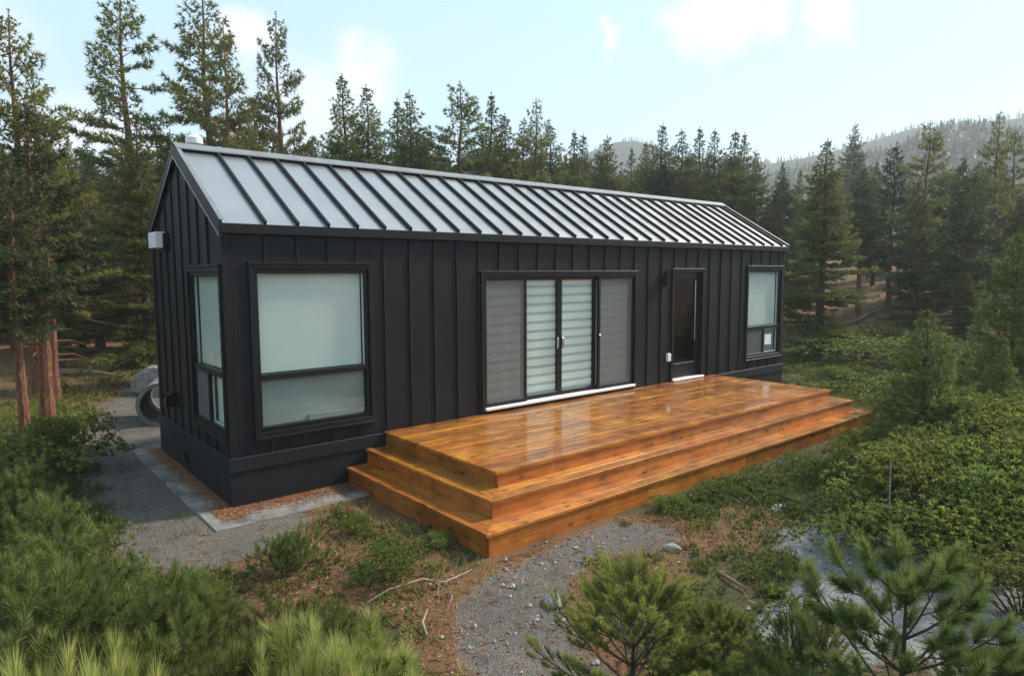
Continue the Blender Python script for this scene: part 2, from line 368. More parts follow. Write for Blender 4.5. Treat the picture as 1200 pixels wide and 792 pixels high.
def ground_material():
    m, t, o = mat_new('ground_soil'); p = N(t, 'ShaderNodeBsdfPrincipled'); t.links.new(p.outputs[0], o.inputs[0])
    geo = N(t, 'ShaderNodeNewGeometry'); v = geo.outputs['Position']
    def attr(n):
        a = N(t, 'ShaderNodeAttribute'); a.attribute_name = n; return a.outputs['Fac']
    fine = noise(t, v, 34, 8, .68); mid = noise(t, v, 5, 7, .62); big = noise(t, v, .8, 5, .6)
    soil = ramp(t, fine, [(.28, (.035, .026, .016)), (.55, (.085, .064, .036)), (.78, (.15, .12, .065))])
    moss = ramp(t, fine, [(.28, (.028, .038, .013)), (.55, (.07, .085, .028)), (.78, (.14, .14, .05))])
    base = mixc(t, mrange(t, mid, .40, .60), soil, moss)
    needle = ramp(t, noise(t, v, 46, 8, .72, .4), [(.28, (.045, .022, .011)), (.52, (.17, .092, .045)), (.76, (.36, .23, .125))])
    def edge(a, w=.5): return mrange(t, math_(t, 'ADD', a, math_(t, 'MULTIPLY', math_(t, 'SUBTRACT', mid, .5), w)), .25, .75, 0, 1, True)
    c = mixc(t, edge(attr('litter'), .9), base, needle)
    vo = N(t, 'ShaderNodeTexVoronoi'); vo.inputs['Scale'].default_value = 95; t.links.new(v, vo.inputs['Vector'])
    sp = N(t, 'ShaderNodeSeparateColor'); t.links.new(vo.outputs['Color'], sp.inputs[0])
    peb = ramp(t, math_(t, 'ADD', math_(t, 'MULTIPLY', sp.outputs[0], .55), math_(t, 'MULTIPLY', fine, .45)), [(.2, (.15, .132, .118)), (.5, (.245, .22, .20)), (.8, (.35, .32, .29))])
    peb = mixc(t, mrange(t, mid, .52, .7, 0, .7), peb, (.13, .10, .075))
    eg = edge(attr('gravel'), .7); c = mixc(t, eg, c, peb)
    pl = ramp(t, math_(t, 'ADD', math_(t, 'MULTIPLY', sp.outputs[1], .5), math_(t, 'MULTIPLY', fine, .5)), [(.25, (.30, .30, .305)), (.5, (.45, .45, .46)), (.75, (.60, .60, .61))])
    ep = edge(attr('pale'), .7); c = mixc(t, ep, c, pl)
    c = mixc(t, .5, c, mixc(t, 1., c, ramp(t, big, [(.3, (.55, .55, .55)), (.7, (1.2, 1.2, 1.2))]), 'MULTIPLY'))
    t.links.new(c, p.inputs['Base Color']); p.inputs['Roughness'].default_value = .92; p.inputs['Specular IOR Level'].default_value = .25
    hgt = math_(t, 'ADD', math_(t, 'MULTIPLY', fine, .03), math_(t, 'MULTIPLY', math_(t, 'MULTIPLY', vo.outputs['Distance'], math_(t, 'MAXIMUM', eg, ep)), -.04))
    t.links.new(bump(t, hgt, 1.0), p.inputs['Normal']); return m
me.materials.append(ground_material())
ground = tag(link(bpy.data.objects.new('ground', me)), kind='structure')
def gz(x, y): return float(height(np.array([x]), np.array([y]))[0])
def at_pixel(u, D, v=None):
    """ground point in the direction of picture column u at horizontal distance D, and the height that reaches row v there"""
    d = ray(u, 330 if v is None else v); h = math.hypot(d[0], d[1]); t = D/h
    x, y = CAM[0]+d[0]*t, CAM[1]+d[1]*t; z0 = gz(x, y)
    return (x, y, z0), (CAM[2]+d[2]*t - z0)
# concrete pad round the house and the litter that has gathered along the skirting
m_pad = simple('weathered_pad', (.17, .16, .15), .9, 0, .25, .6, 3.2, .02, 14.)
mb = MB(); mb.box(-.40, L+.4, -.62, W+.4, -.12, .02); tag(mb.build('concrete_pad', m_pad, None, .012), kind='structure')
def drift(n=240):
    V = []
    r2 = np.random.default_rng(3)
    xs, ys = [], []
    for k in range(9000):
        if r2.random() < .55: x, y = -abs(r2.normal(0, .12))-.0, r2.uniform(-.4, W+.2)
        else: x, y = r2.uniform(-.25, K0-.2), -abs(r2.normal(0, .19))
        if x < -.36 or y < -.58 or (r2.random() < .5 and (x < -.27 or y < -.45)): continue
        a = r2.uniform(0, 6.28); l = r2.uniform(.02, .06); w = r2.uniform(.003, .008)
        dx, dy = math.cos(a)*l, math.sin(a)*l; z = .021 + r2.uniform(0, .014)
        V += [(x-dy*w/l, y+dx*w/l, z), (x+dy*w/l, y-dx*w/l, z+.002), (x+dx, y+dy, z+r2.uniform(-.001, .008))]
    return np.array(V)
n_litter = needle_material('dry_litter', (.14, .05, .02), (.30, .13, .055), (.46, .26, .13), .15, .02)
V = drift(); tag(link(bpy.data.objects.new('needle_litter', tri_mesh('needle_litter', V, n_litter, np.repeat(rng.random(len(V)//3), 3)))), 'rust brown pine needle litter along the house skirting', 'litter', kind='stuff')

# ------------------------------------------------------------------ the house
house = tag(empty('cabin'), 'long black metal clad cabin with standing seam gable roof', 'cabin')
ZBB, ZBT, ZW = .451, .624, 3.345           # skirting band and wall top
EAVE_Y, EAVE_Z, RIDGE_Z = -.075, 3.40, 4.50
SL = (RIDGE_Z-EAVE_Z)/(W/2-EAVE_Y)
def roof_z(y): return RIDGE_Z - SL*abs(y-W/2)
front = lambda p: (p[0], -p[1], p[2])       # local (along, outward, up)
left = lambda p: (-p[1], p[0], p[2])
right = lambda p: (L+p[1], p[0], p[2])
back = lambda p: (p[0], W+p[1], p[2])
# openings: along0, along1, z0, z1
OPF = [(.33, 1.84, .89, 2.87), (3.78, 7.31, .70, 2.76), (8.49, 9.46, .66, 2.81), (11.2, 12.62, .90, 2.86)]
OPL = [(.10, 1.42, .89, 2.84)]
BAY = .402
def shell(xf, n0, n1, ops, top, name, parent, depth=.10):
    """wall body behind the cladding with the openings left free"""
    mb = MB(xf); cuts = sorted({n0, n1, *[o[0] for o in ops], *[o[1] for o in ops]})
    if top(n0+.01) != top(n1-.01) or abs(top((n0+n1)/2)-top(n0)) > .01: cuts = sorted({*cuts, (n0+n1)/2})
    for a, b in zip(cuts[:-1], cuts[1:]):
        zs = [.03]; here = [o for o in ops if o[0] < (a+b)/2 < o[1]]
        segs = [(.03, here[0][2]), (here[0][3], None)] if here else [(.03, None)]
        for z0, z1 in segs:
            ta, tb = (top(a), top(b)) if z1 is None else (z1, z1)
            mb.hexa([(a, 0, z0), (b, 0, z0), (b, -depth, z0), (a, -depth, z0)], [(a, 0, ta), (b, 0, tb), (b, -depth, tb), (a, -depth, ta)])
    return mb.build(name, m_rib, parent)
def clad(xf, n0, n1, ops, top, parent, start, margin=.055, z0=ZBT):
    """one panel and its rib for each bay, cut round the openings"""
    edges = [n0] + [x for x in (start+BAY*k for k in range(60)) if n0+.05 < x < n1-.05] + [n1]
    for a, b in zip(edges[:-1], edges[1:]):
        cuts = sorted({a+.004, b-.004, *[c for o in ops for c in (o[0]-margin, o[1]+margin) if a+.004 < c < b-.004]})
        if a < W/2 < b and top(a) != top((a+b)/2): cuts = sorted({*cuts, W/2})
        th = .010 + .004*rng.random()
        for c, d in zip(cuts[:-1], cuts[1:]):
            if d-c < .006: continue
            here = [o for o in ops if o[0]-margin < (c+d)/2 < o[1]+margin]
            segs = [(z0, here[0][2]-margin), (here[0][3]+margin, None)] if here else [(z0, None)]
            for s0, s1 in segs:
                if s1 is not None and s1-s0 < .02: continue
                tc_, td_ = (top(c), top(d)) if s1 is None else (s1, s1)
                p = MB(xf); p.hexa([(c, .002, s0), (d, .002, s0), (d, th, s0), (c, th, s0)], [(c, .002, tc_), (d, .002, td_), (d, th, td_), (c, th, tc_)]); p.build('cladding_panel', m_clad, parent)
        if b < n1-.02:
            here = [o for o in ops if o[0]-margin-.012 < b < o[1]+margin+.012]
            segs = [(z0, here[0][2]-margin), (here[0][3]+margin, None)] if here else [(z0, None)]
            for s0, s1 in segs:
                tt = top(b) if s1 is None else s1
                if tt-s0 > .03: r_ = MB(xf); r_.box(b-.012, b+.012, .003, .034, s0, tt-.002); r_.build('rib', m_rib, parent)
flat = lambda y: ZW
gab = lambda y: roof_z(y)-.10
wf = shell(front, 0, L, OPF, flat, 'front_wall', house); clad(front, .075, L-.075, OPF, flat, wf, .075)
wl = shell(left, .101, W-.101, OPL, gab, 'side_wall', house); clad(left, .075, W-.05, OPL, gab, wl, .12)
wr = shell(right, .101, W-.101, [], gab, 'side_wall', house); clad(right, .075, W-.05, [], gab, wr, .12)
wb_ = shell(back, 0, L, [], flat, 'back_wall', house); clad(back, .075, L-.075, [], flat, wb_, .075)
for x, s in ((0, -1), (L, 1)):              # corner boards
    for y, sy in ((0, -1), (W, 1)):
        mb = MB(); mb.box(*sorted((x-s*.072, x+s*.02)), *sorted((y+sy*.001, y+sy*.022)), ZBT, ZW)
        mb.box(*sorted((x+s*.001, x+s*.022)), *sorted((y-sy*.072, y)), ZBT, ZW+.02)
        mb.build('corner_trim', m_clad, house, .002)
# skirting and its drip band
sk = MB(); sk.box(-.03, L+.03, -.03, .0, .03, ZBB+.02); sk.box(-.03, L+.03, W, W+.03, .03, ZBB+.02)
sk.box(-.03, -.0, .0, W, .03, ZBB+.02); sk.box(L, L+.03, .0, W, .03, ZBB+.02)
sk = sk.build('skirting', m_skirt, house)
bd = MB()
bd.box(-.05, L+.05, -.05, -.002, ZBB, ZBT); bd.box(-.05, L+.05, W+.002, W+.05, ZBB, ZBT); bd.box(-.05, -.002, -.002, W+.002, ZBB, ZBT); bd.box(L+.002, L+.05, -.002, W+.002, ZBB, ZBT)
bd.build('drip_band', m_skirt, sk, .006)
mb = MB(left); mb.frame(1.84, 2.04, .03, .05, .16, .33, .028); mb.box(1.87, 2.01, .031, .036, .19, .30); mb.build('crawl_vent', m_trim, sk)
# window builder
def window(xf, x0, x1, z0, z1, split, lower, trim=.06, name='window'):
    mb = MB(xf); mb.frame(x0-trim, x1+trim, .0, .045, z0-trim, z1+trim, trim)
    mb.box(x0-trim-.015, x1+trim+.015, .002, .065, z1+trim, z1+trim+.03)
    mb.box(x0-trim-.01, x1+trim+.01, .002, .07, z0-trim-.03, z0-trim)
    w = mb.build(name, m_trim, house, .003)
    fr = MB(xf); fr.frame(x0, x1, -.07, .015, z0, z1, .05); fr.box(x0+.05, x1-.05, -.065, .02, split-.035, split+.035); fr.build('sash_frame', m_trim, w, .003)
    ix0, ix1 = x0+.05, x1-.05
    g = MB(xf); g.box(ix0, ix1, -.025, -.019, split+.035, z1-.05); g.build('pane', m_glass, w)
    b = MB(xf); b.box(ix0+.002, ix1-.025, -.085, -.08, split+.045, z1-.052); b.build('roller_blind', m_blind, w)
    st = MB(xf); st.box(ix1-.012, ix1, -.06, -.03, split+.035, z1-.05); st.build('side_liner', m_white, w)
    if lower == 'sheet':
        g = MB(xf); g.box(ix0, ix1, -.025, -.019, z0+.05, split-.035); g.build('pane', m_glass, w)
        b = MB(xf); b.box(ix0, ix1, -.075, -.07, z0+.05, split-.035); b.build('reflection_sheet', m_sheer, w)  # grey sheet stands in for the reflection and interior in the lower pane
        c = MB(xf); c.box(ix0+.6, ix1-.03, -.066, -.03, z0+.05, z0+.13); c.build('sill_board', m_sheer, w, .004)
        tr = MB(xf)
        for k in range(3): tr.box(x0+.01, x1-.01, .016, .035-.006*k, z0+.008+.014*k, z0+.016+.014*k)
        tr.build('sill_track', m_trim, w)
    else:
        a = lower; xm = ix0+(ix1-ix0)*.52
        # the sliding half and the insect screen
        fr = MB(xf); fr.box(xm-.03, xm+.03, -.06, .012, z0+.05, split-.035); fr.build('meeting_rail', m_trim, w)
        for (p0, p1, kind) in ((ix0, xm-.03, a[0]), (xm+.03, ix1, a[1])):
            g = MB(xf); g.box(p0, p1, -.025, -.019, z0+.05, split-.035); g.build('pane', m_glass, w)
            if kind == 'screen':
                s = MB(xf); s.box(p0, p1, -.008, -.006, z0+.05, split-.035); s.build('insect_screen', m_screen, w)
            else:
                b = MB(xf); b.box(p0+.02, p1-.02, -.085, -.08, z0+.05, split-.04); b.build('roller_blind', m_blind if kind == 'blind' else m_sheer, w)
                f2 = MB(xf); f2.frame(p0, p1, -.045, -.027, z0+.05, split-.035, .022); f2.build('sliding_sash', m_white, w)
                if kind == 'tag':
                    c = MB(xf); c.box(p0+.07, p0+.36, -.018, -.0155, z0+.22, z0+.46); c.build('paper_notice', m_white, w)
    return w
window(front, *OPF[0], 1.555, 'sheet')
window(left, *OPL[0], 1.60, ('blind', 'screen'))
window(front, *OPF[3], 1.545, ('screen', 'tag'))
# four panel sliding door
x0, x1, z0, z1 = OPF[1]
mb = MB(front); mb.frame(x0-.06, x1+.06, .0, .05, z0-.04, z1+.05, .06, .03); mb.box(x0-.08, x1+.08, .002, .07, z1+.05, z1+.085)
sd = mb.build('sliding_door', m_trim, house, .003)
mb = MB(front); mb.box(x0, x1, -.08, .085, z0-.012, z0+.028); mb.build('door_sill', m_white, sd, .004)
divs = [x0+.01, 4.66, 5.455, 6.35, x1-.01]
for k in range(4):
    a, b = divs[k], divs[k+1]; outer = k in (0, 3); y = 0.0 if outer else -.045
    fr = MB(front); fr.frame(a, b, y-.035, y+.0, z0+.03, z1-.01, .055, .07); s_ = fr.build('door_sash', m_trim, sd, .003)
    g = MB(front); g.box(a+.055, b-.055, y-.022, y-.016, z0+.10, z1-.065); g.build('pane', m_glass, sd)
    if outer:
        s = MB(front); s.box(a+.05, b-.05, y+.006, y+.008, z0+.06, z1-.03); s.build('insect_screen', m_screen, sd)
        s = MB(front); s.frame(a, b, y+.001, y+.016, z0+.03, z1-.01, .05, .05); s.build('screen_frame', m_trim, sd)
    bz0, bz1 = z0+.08, z1-.05; n = 13; h = (bz1-bz0)/n
    v = MB(front); v.box(a+.03, b-.03, -.135, -.132, bz0, bz1); v.build('blind_voile', m_voile, sd)
    for q in range(n):
        s = MB(front); tl = .006*rng.random()
        s.hexa([(a+.035, -.121, bz0+q*h+h*.30), (b-.035, -.121, bz0+q*h+h*.30+tl*.4), (b-.035, -.126, bz0+q*h+h*.30+tl*.4), (a+.035, -.126, bz0+q*h+h*.30)],
               [(a+.035, -.113, bz0+q*h+h*.97), (b-.035, -.113, bz0+q*h+h*.97+tl*.4), (b-.035, -.118, bz0+q*h+h*.97+tl*.4), (a+.035, -.118, bz0+q*h+h*.97)])
        s.build('blind_slat', m_slat, sd)
def pull(x, y):
    h = MB(front); h.box(x-.009, x+.009, y, y+.012, 1.53, 1.73); h.tube([(x, y+.01, 1.55), (x+.0, y+.035, 1.57), (x, y+.035, 1.69), (x, y+.01, 1.71)], [.006]*4, 6)
    h.build('pull_handle', m_metal, sd)
pull(5.40, -.044); pull(5.515, -.044); pull(6.39, .002)
# entrance door
x0, x1, z0, z1 = OPF[2]
mb = MB(front); mb.frame(x0-.05, x1+.05, .0, .045, z0-.02, z1+.05, .05, .02); mb.box(x0-.06, x1+.06, .003, .06, z1+.05, z1+.075)
dr = mb.build('entrance_door', m_trim, house, .003)
mb = MB(front); mb.frame(x0, x1, -.09, -.045, z0+.02, z1, .15, .30); mb.build('door_leaf', m_trim, dr, .003)
g = MB(front); g.box(x0+.15, x1-.15, -.07, -.062, z0+.32, z1-.15); g.build('pane', m_glassd, dr)
g = MB(front); g.box(x1-.162, x1-.142, -.044, -.03, z0+.75, z1-.17); g.tube([(x1-.152, -.03, z0+.95), (x1-.152, -.046, z0+.95)], [.008, .008], 6); g.build('edge_glint_strip', m_metal, dr)  # bright metal strip stands in for an edge reflection on the door glass
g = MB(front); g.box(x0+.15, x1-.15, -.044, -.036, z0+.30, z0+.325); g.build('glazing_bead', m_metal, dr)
g = MB(front); g.box(x0-.02, x1+.03, -.09, .10, z0-.012, z0+.02); g.build('door_sill', m_white, dr, .004)
# wall lamp, socket, side lamp, hood
mb = MB(front); mb.box(8.12, 8.25, .012, .03, 2.60, 2.78); mb.tube([(8.185, .10, 2.54), (8.185, .10, 2.84)], [.055, .055], 14); mb.box(8.165, 8.205, .03, .06, 2.67, 2.71)
lamp = mb.build('wall_lamp', m_trim, house)
mb = MB(front); mb.box(8.30, 8.40, .014, .07, 1.06, 1.22); mb.build('socket_cover', m_white, house, .012, seg=2)
mb = MB(front); mb.box(7.36, 7.40, .014, .035, 2.19, 2.28); mb.build('door_sensor', m_trim, house, .004)
mb = MB(left); mb.box(2.50, 2.93, .034, .17, 3.19, 3.42); so = mb.build('side_lamp', m_white, house, .012, seg=2)
mb = MB(left); mb.box(2.42, 2.48, .012, .08, 3.15, 3.40); mb.box(2.48, 2.88, .012, .034, 3.15, 3.44); mb.build('lamp_bracket', m_trim, so)
hd = MB(left)
for k in range(9):
    pass
prof = [(.012, 1.10), (.07, 1.11), (.13, 1.06), (.165, .98), (.17, .90)]
for (a0, b0), (a1, b1) in zip(prof[:-1], prof[1:]):
    hd.hexa([(2.38, a0, b0), (2.60, a0, b0), (2.60, a1, b1), (2.38, a1, b1)], [(2.38, max(.012, a0-.02), b0-.02), (2.60, max(.012, a0-.02), b0-.02), (2.60, a1-.02, b1-.005), (2.38, a1-.02, b1-.005)])
hd.box(2.38, 2.395, .012, .16, .90, 1.07); hd.box(2.585, 2.60, .012, .16, .90, 1.07)
hd.build('vent_hood', m_trim, house)
# floor and a dark room behind the panes
mb = MB(); mb.box(.101, L-.101, .101, W-.101, .60, .66); mb.box(.101, L-.101, .101, W-.101, ZW-.06, ZW-.01); mb.box(.101, L-.101, 1.6, 1.66, .66, ZW-.06)
mb.build('interior_lining', m_dark, house)
# roof
rf = MB()
OH = .02
for s in (-1, 1):
    e = (EAVE_Y, EAVE_Z) if s < 0 else (W-EAVE_Y, EAVE_Z)
    rf.hexa([(-OH, e[0], e[1]-.075), (L+OH, e[0], e[1]-.075), (L+OH, W/2, RIDGE_Z-.075), (-OH, W/2, RIDGE_Z-.075)],
            [(-OH, e[0], e[1]-.012), (L+OH, e[0], e[1]-.012), (L+OH, W/2, RIDGE_Z-.012), (-OH, W/2, RIDGE_Z-.012)])
rf = rf.build('roof', m_rib, house)
slen = math.hypot(W/2-EAVE_Y, RIDGE_Z-EAVE_Z); sang = math.atan2(RIDGE_Z-EAVE_Z, W/2-EAVE_Y)
edges = [-OH] + [.075+BAY*k for k in range(1, 32) if .075+BAY*k < L-.1] + [L+OH]
wid = edges[2]-edges[1]
pm = {}
for k, (a, b) in enumerate(zip(edges[:-1], edges[1:])):
    key = round(b-a, 3)
    if key not in pm:
        mb = MB(); mb.box(.006, b-a-.006, 0, slen-.07, -.011, 0); pm[key] = mb.mesh('roof_panel', m_roof)
    for s in (-1, 1):
        o = link(bpy.data.objects.new('roof_panel', pm[key]), rf)
        if s < 0: o.location = (a, EAVE_Y, EAVE_Z); o.rotation_euler = (sang + .0015*math.sin(k*2.1), 0, 0)
        else: o.location = (b, W-EAVE_Y, EAVE_Z); o.rotation_euler = (sang, 0, math.pi)
mb = MB(); mb.box(-.015, .015, .0, slen-.06, -.012, .045); seam = mb.mesh('roof_seam', m_rib)
for x in edges[1:-1]:
    for s in (-1, 1):
        o = link(bpy.data.objects.new('roof_seam', seam), rf); o.location = (x, EAVE_Y if s < 0 else W-EAVE_Y, EAVE_Z)
        o.rotation_euler = (sang, 0, 0) if s < 0 else (sang, 0, math.pi)
m_cap = simple('ridge_metal', (.26, .26, .26), .4, .4, .5, .15, 5., .002, 8.)
mb = MB()
for s in (-1, 1):
    y1_ = W/2+s*.14; z1_ = RIDGE_Z+.062-SL*.14
    mb.hexa([(-OH-.03, W/2, RIDGE_Z+.050), (L+OH+.03, W/2, RIDGE_Z+.050), (L+OH+.03, y1_, z1_-.012), (-OH-.03, y1_, z1_-.012)],
            [(-OH-.03, W/2, RIDGE_Z+.066), (L+OH+.03, W/2, RIDGE_Z+.066), (L+OH+.03, y1_, z1_+.004), (-OH-.03, y1_, z1_+.004)])
mb.build('ridge_cap', m_cap, rf)
for y in (EAVE_Y, W-EAVE_Y):
    s = -1 if y < 1 else 1
    mb = MB(); mb.box(-OH-.025, L+OH+.025, *sorted((y-.0*s, y+.022*s)), EAVE_Z-.115, EAVE_Z-.008); mb.box(-OH, L+OH, *sorted((y-.001*s, -s*.02+(0 if s < 0 else W))), EAVE_Z-.112, EAVE_Z-.08)
    mb.build('eave_fascia', m_clad, rf, .003)
m_edge = simple('bare_edge_flashing', (.42, .42, .42), .35, .7, .5, .1, 6.)
for x, sx in ((-OH, -1), (L+OH, 1)):
    for s in (-1, 1):
        mb = MB(); ye = EAVE_Y-.02 if s < 0 else W-EAVE_Y+.02; ze = EAVE_Z-SL*.02
        xa, xb = sorted((x+sx*.002, x+sx*.045))
        mb.hexa([(xa, ye, ze-.13), (xb, ye, ze-.13), (xb, W/2, RIDGE_Z-.13), (xa, W/2, RIDGE_Z-.13)], [(xa, ye, ze+.045), (xb, ye, ze+.045), (xb, W/2, RIDGE_Z+.045), (xa, W/2, RIDGE_Z+.045)])
        rk = mb.build('rake_trim', m_trim, rf)
        mb = MB(); xc, xd = sorted((x+sx*.045, x+sx*.052))
        mb.hexa([(xc, ye, ze-.135), (xd, ye, ze-.135), (xd, W/2, RIDGE_Z-.135), (xc, W/2, RIDGE_Z-.135)], [(xc, ye, ze-.115), (xd, ye, ze-.115), (xd, W/2, RIDGE_Z-.115), (xc, W/2, RIDGE_Z-.115)])
        mb.build('edge_flashing', m_edge, rf)
        mb = MB(); xe, xf_ = sorted((x-sx*.025, x+sx*.03))
        mb.hexa([(xe, ye, ze+.046), (xf_, ye, ze+.046), (xf_, W/2, RIDGE_Z+.046), (xe, W/2, RIDGE_Z+.046)], [(xe, ye, ze+.052), (xf_, ye, ze+.052), (xf_, W/2, RIDGE_Z+.052), (xe, W/2, RIDGE_Z+.052)])
        mb.build('rake_flashing', m_cap, rf)
# vent stack on the rear slope, only its white cowl shows above the ridge
mb = MB(); mb.tube([(.35, 2.25, roof_z(2.25)-.05), (.35, 2.25, 4.70)], [.055, .055], 14)
vs_ = mb.build('vent_stack', m_conc, rf)
mb = MB(); mb.tube([(.35, 2.25, 4.64), (.35, 2.25, 4.66), (.35, 2.25, 4.74), (.35, 2.25, 4.79), (.35, 2.25, 4.80)], [.09, .115, .115, .06, .01], 16); mb.build('cowl', m_white, vs_)

# ------------------------------------------------------------------ the deck
deck = tag(empty('deck', (0, 0, 0)), 'wet orange stained timber deck with two wraparound steps', 'deck')
def board(name, L0, w, t, loc, rz, c0=0., c1=0., vertical=False, bev=.0012):
    """board along local +x, width along local +y (or up), ends cut on the skew by c0/c1 over the width"""
    mb = MB()
    if vertical: mb.box(0, L0, 0, t, 0, w)
    else: mb.hexa([(0, 0, -t), (L0, 0, -t), (L0+c1, w, -t), (c0, w, -t)], [(0, 0, 0), (L0, 0, 0), (L0+c1, w, 0), (c0, w, 0)])
    o = mb.build(name, m_deck, deck, bev); o.location = loc; o.rotation_euler = (0, 0, rz); return o
def splits(a, b, n, jit=.25):
    q = [a+(b-a)*k/n for k in range(n+1)]
    for k in range(1, n): q[k] += random.uniform(-jit, jit)*(b-a)/n
    return q
nb = 18; pitch = (KD-.012+.02)/nb
for k in range(nb):
    y = -KD-.02+k*pitch
    q = splits(K0-.02, K1+.02, 2 if k % 3 else 3)
    for a, b in zip(q[:-1], q[1:]):
        board('deck_board', b-a-.003, pitch-.011, .034, (a, y, Z1+random.uniform(-.0012, .0012)), 0, bev=0)
def fascia_ring(x0, x1, y0, zb, zt, nfront, gap=.004):
    t = .032
    q = splits(x0, x1, nfront)
    for a, b in zip(q[:-1], q[1:]): board('fascia_board', b-a-.002-(gap if a == x0 else 0), zt-zb, t, (a+(gap if a == x0 else 0), y0, zb), 0, vertical=True)
    # left side runs from the wall to the corner, right side back again
    board('fascia_board', -y0-.055-t-.006, zt-zb, t, (x0, -.055, zb), R(-90), vertical=True)
    board('fascia_board', -y0-.055-t-.006, zt-zb, t, (x1, y0+t+.006, zb), R(90), vertical=True)
fascia_ring(K0, K1, -KD, Z2-.01, Z1-.036, 3, .022)
fascia_ring(K0-E1, K1+E1, -KD-E1, Z3-.01, Z2-.036, 4)
fascia_ring(K0-G1, K1+G1, -KD-G1, -.05, Z3-.036, 4, .026)
for off, prev_off, z in ((E1, 0, Z2), (G1, E1, Z3)):
    no = .02; w = (off-prev_off+no+.012)/2
    for j in range(2):
        o = j*w
        xa, xb, yo = K0-off-no+o, K1+off+no-o, -KD-off-no+o
        q = splits(xa, xb, 3)
        for i in range(3):
            board('step_tread', q[i+1]-q[i]-.003, w-.005, .034, (q[i], yo, z), 0, c0=(w-.005) if i == 0 else 0, c1=-(w-.005) if i == 2 else 0)
        ll = -.055-yo
        board('step_tread', ll-.004, w-.005, .034, (xa, -.055, z), R(-90), c1=-(w-.005))
        board('step_tread', ll-.004, w-.005, .034, (xb, yo+.004, z), R(90), c0=(w-.005))
mb = MB(); mb.box(K0+.06, K1-.06, -KD+.06, -.06, .0, Z1-.04); mb.box(K0-.2, K1+.2, -KD-.2, -.06, -.02, Z2-.045); mb.box(K0-.5, K1+.5, -KD-.5, -.06, -.04, Z3-.045)
mb.build('deck_framing', m_deckframe, deck)
m_post = simple('corner_shadow_gap', (.02, .012, .008), .9)

# ------------------------------------------------------------------ vegetation builders
def unit(a): return a/(np.linalg.norm(a, axis=-1, keepdims=True)+1e-9)
def fans(r, P, D, k, ln, w, spread, tint, tj=.15):
    """k narrow blades at every point P, roughly along D"""
    P = np.asarray(P, float); n = len(P); D = np.asarray(D, float); ln = np.broadcast_to(np.asarray(ln, float), (n,)); tint = np.broadcast_to(np.asarray(tint, float), (n,))
    d = unit(D[:, None, :] + unit(r.normal(size=(n, k, 3)))*spread)
    sd = unit(np.cross(d, r.normal(size=(n, k, 3))))*w*(.7+.6*r.random((n, k, 1)))
    l = (ln[:, None]*(.6+.5*r.random((n, k))))[..., None]
    b = P[:, None, :] + d*l*.05
    V = np.stack([b-sd, b+sd, b+d*l], 2).reshape(-1, 3)
    t = np.clip(tint[:, None] + r.normal(size=(n, k))*tj, 0, 1).repeat(3)
    return V, t
def brush(r, P, A, sl, n, nl, w, tint, ang=.95, up=.25):
    """bottle brush pine shoots: n needles along each axis A of length sl"""
    P = np.asarray(P, float); A = unit(np.asarray(A, float)); m = len(P)
    sl = np.broadcast_to(np.asarray(sl, float), (m,)); tint = np.broadcast_to(np.asarray(tint, float), (m,))
    s = r.random((m, n, 1))**.75
    base = P[:, None, :] + A[:, None, :]*sl[:, None, None]*s
    rad = r.normal(size=(m, n, 3)); rad = unit(rad - (rad*A[:, None, :]).sum(-1, keepdims=True)*A[:, None, :])
    th = ang*(1.15-.75*s**2)*(.8+.4*r.random((m, n, 1)))
    d = A[:, None, :]*np.cos(th) + rad*np.sin(th); d[..., 2] += up*.3; d = unit(d)
    sd = unit(np.cross(d, r.normal(size=(m, n, 3))))*w
    tip = base + d*nl*(.7+.5*r.random((m, n, 1)))
    V = np.stack([base-sd, base+sd, tip], 2).reshape(-1, 3)
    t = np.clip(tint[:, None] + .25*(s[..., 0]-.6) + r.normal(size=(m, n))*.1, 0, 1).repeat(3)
    return V, t
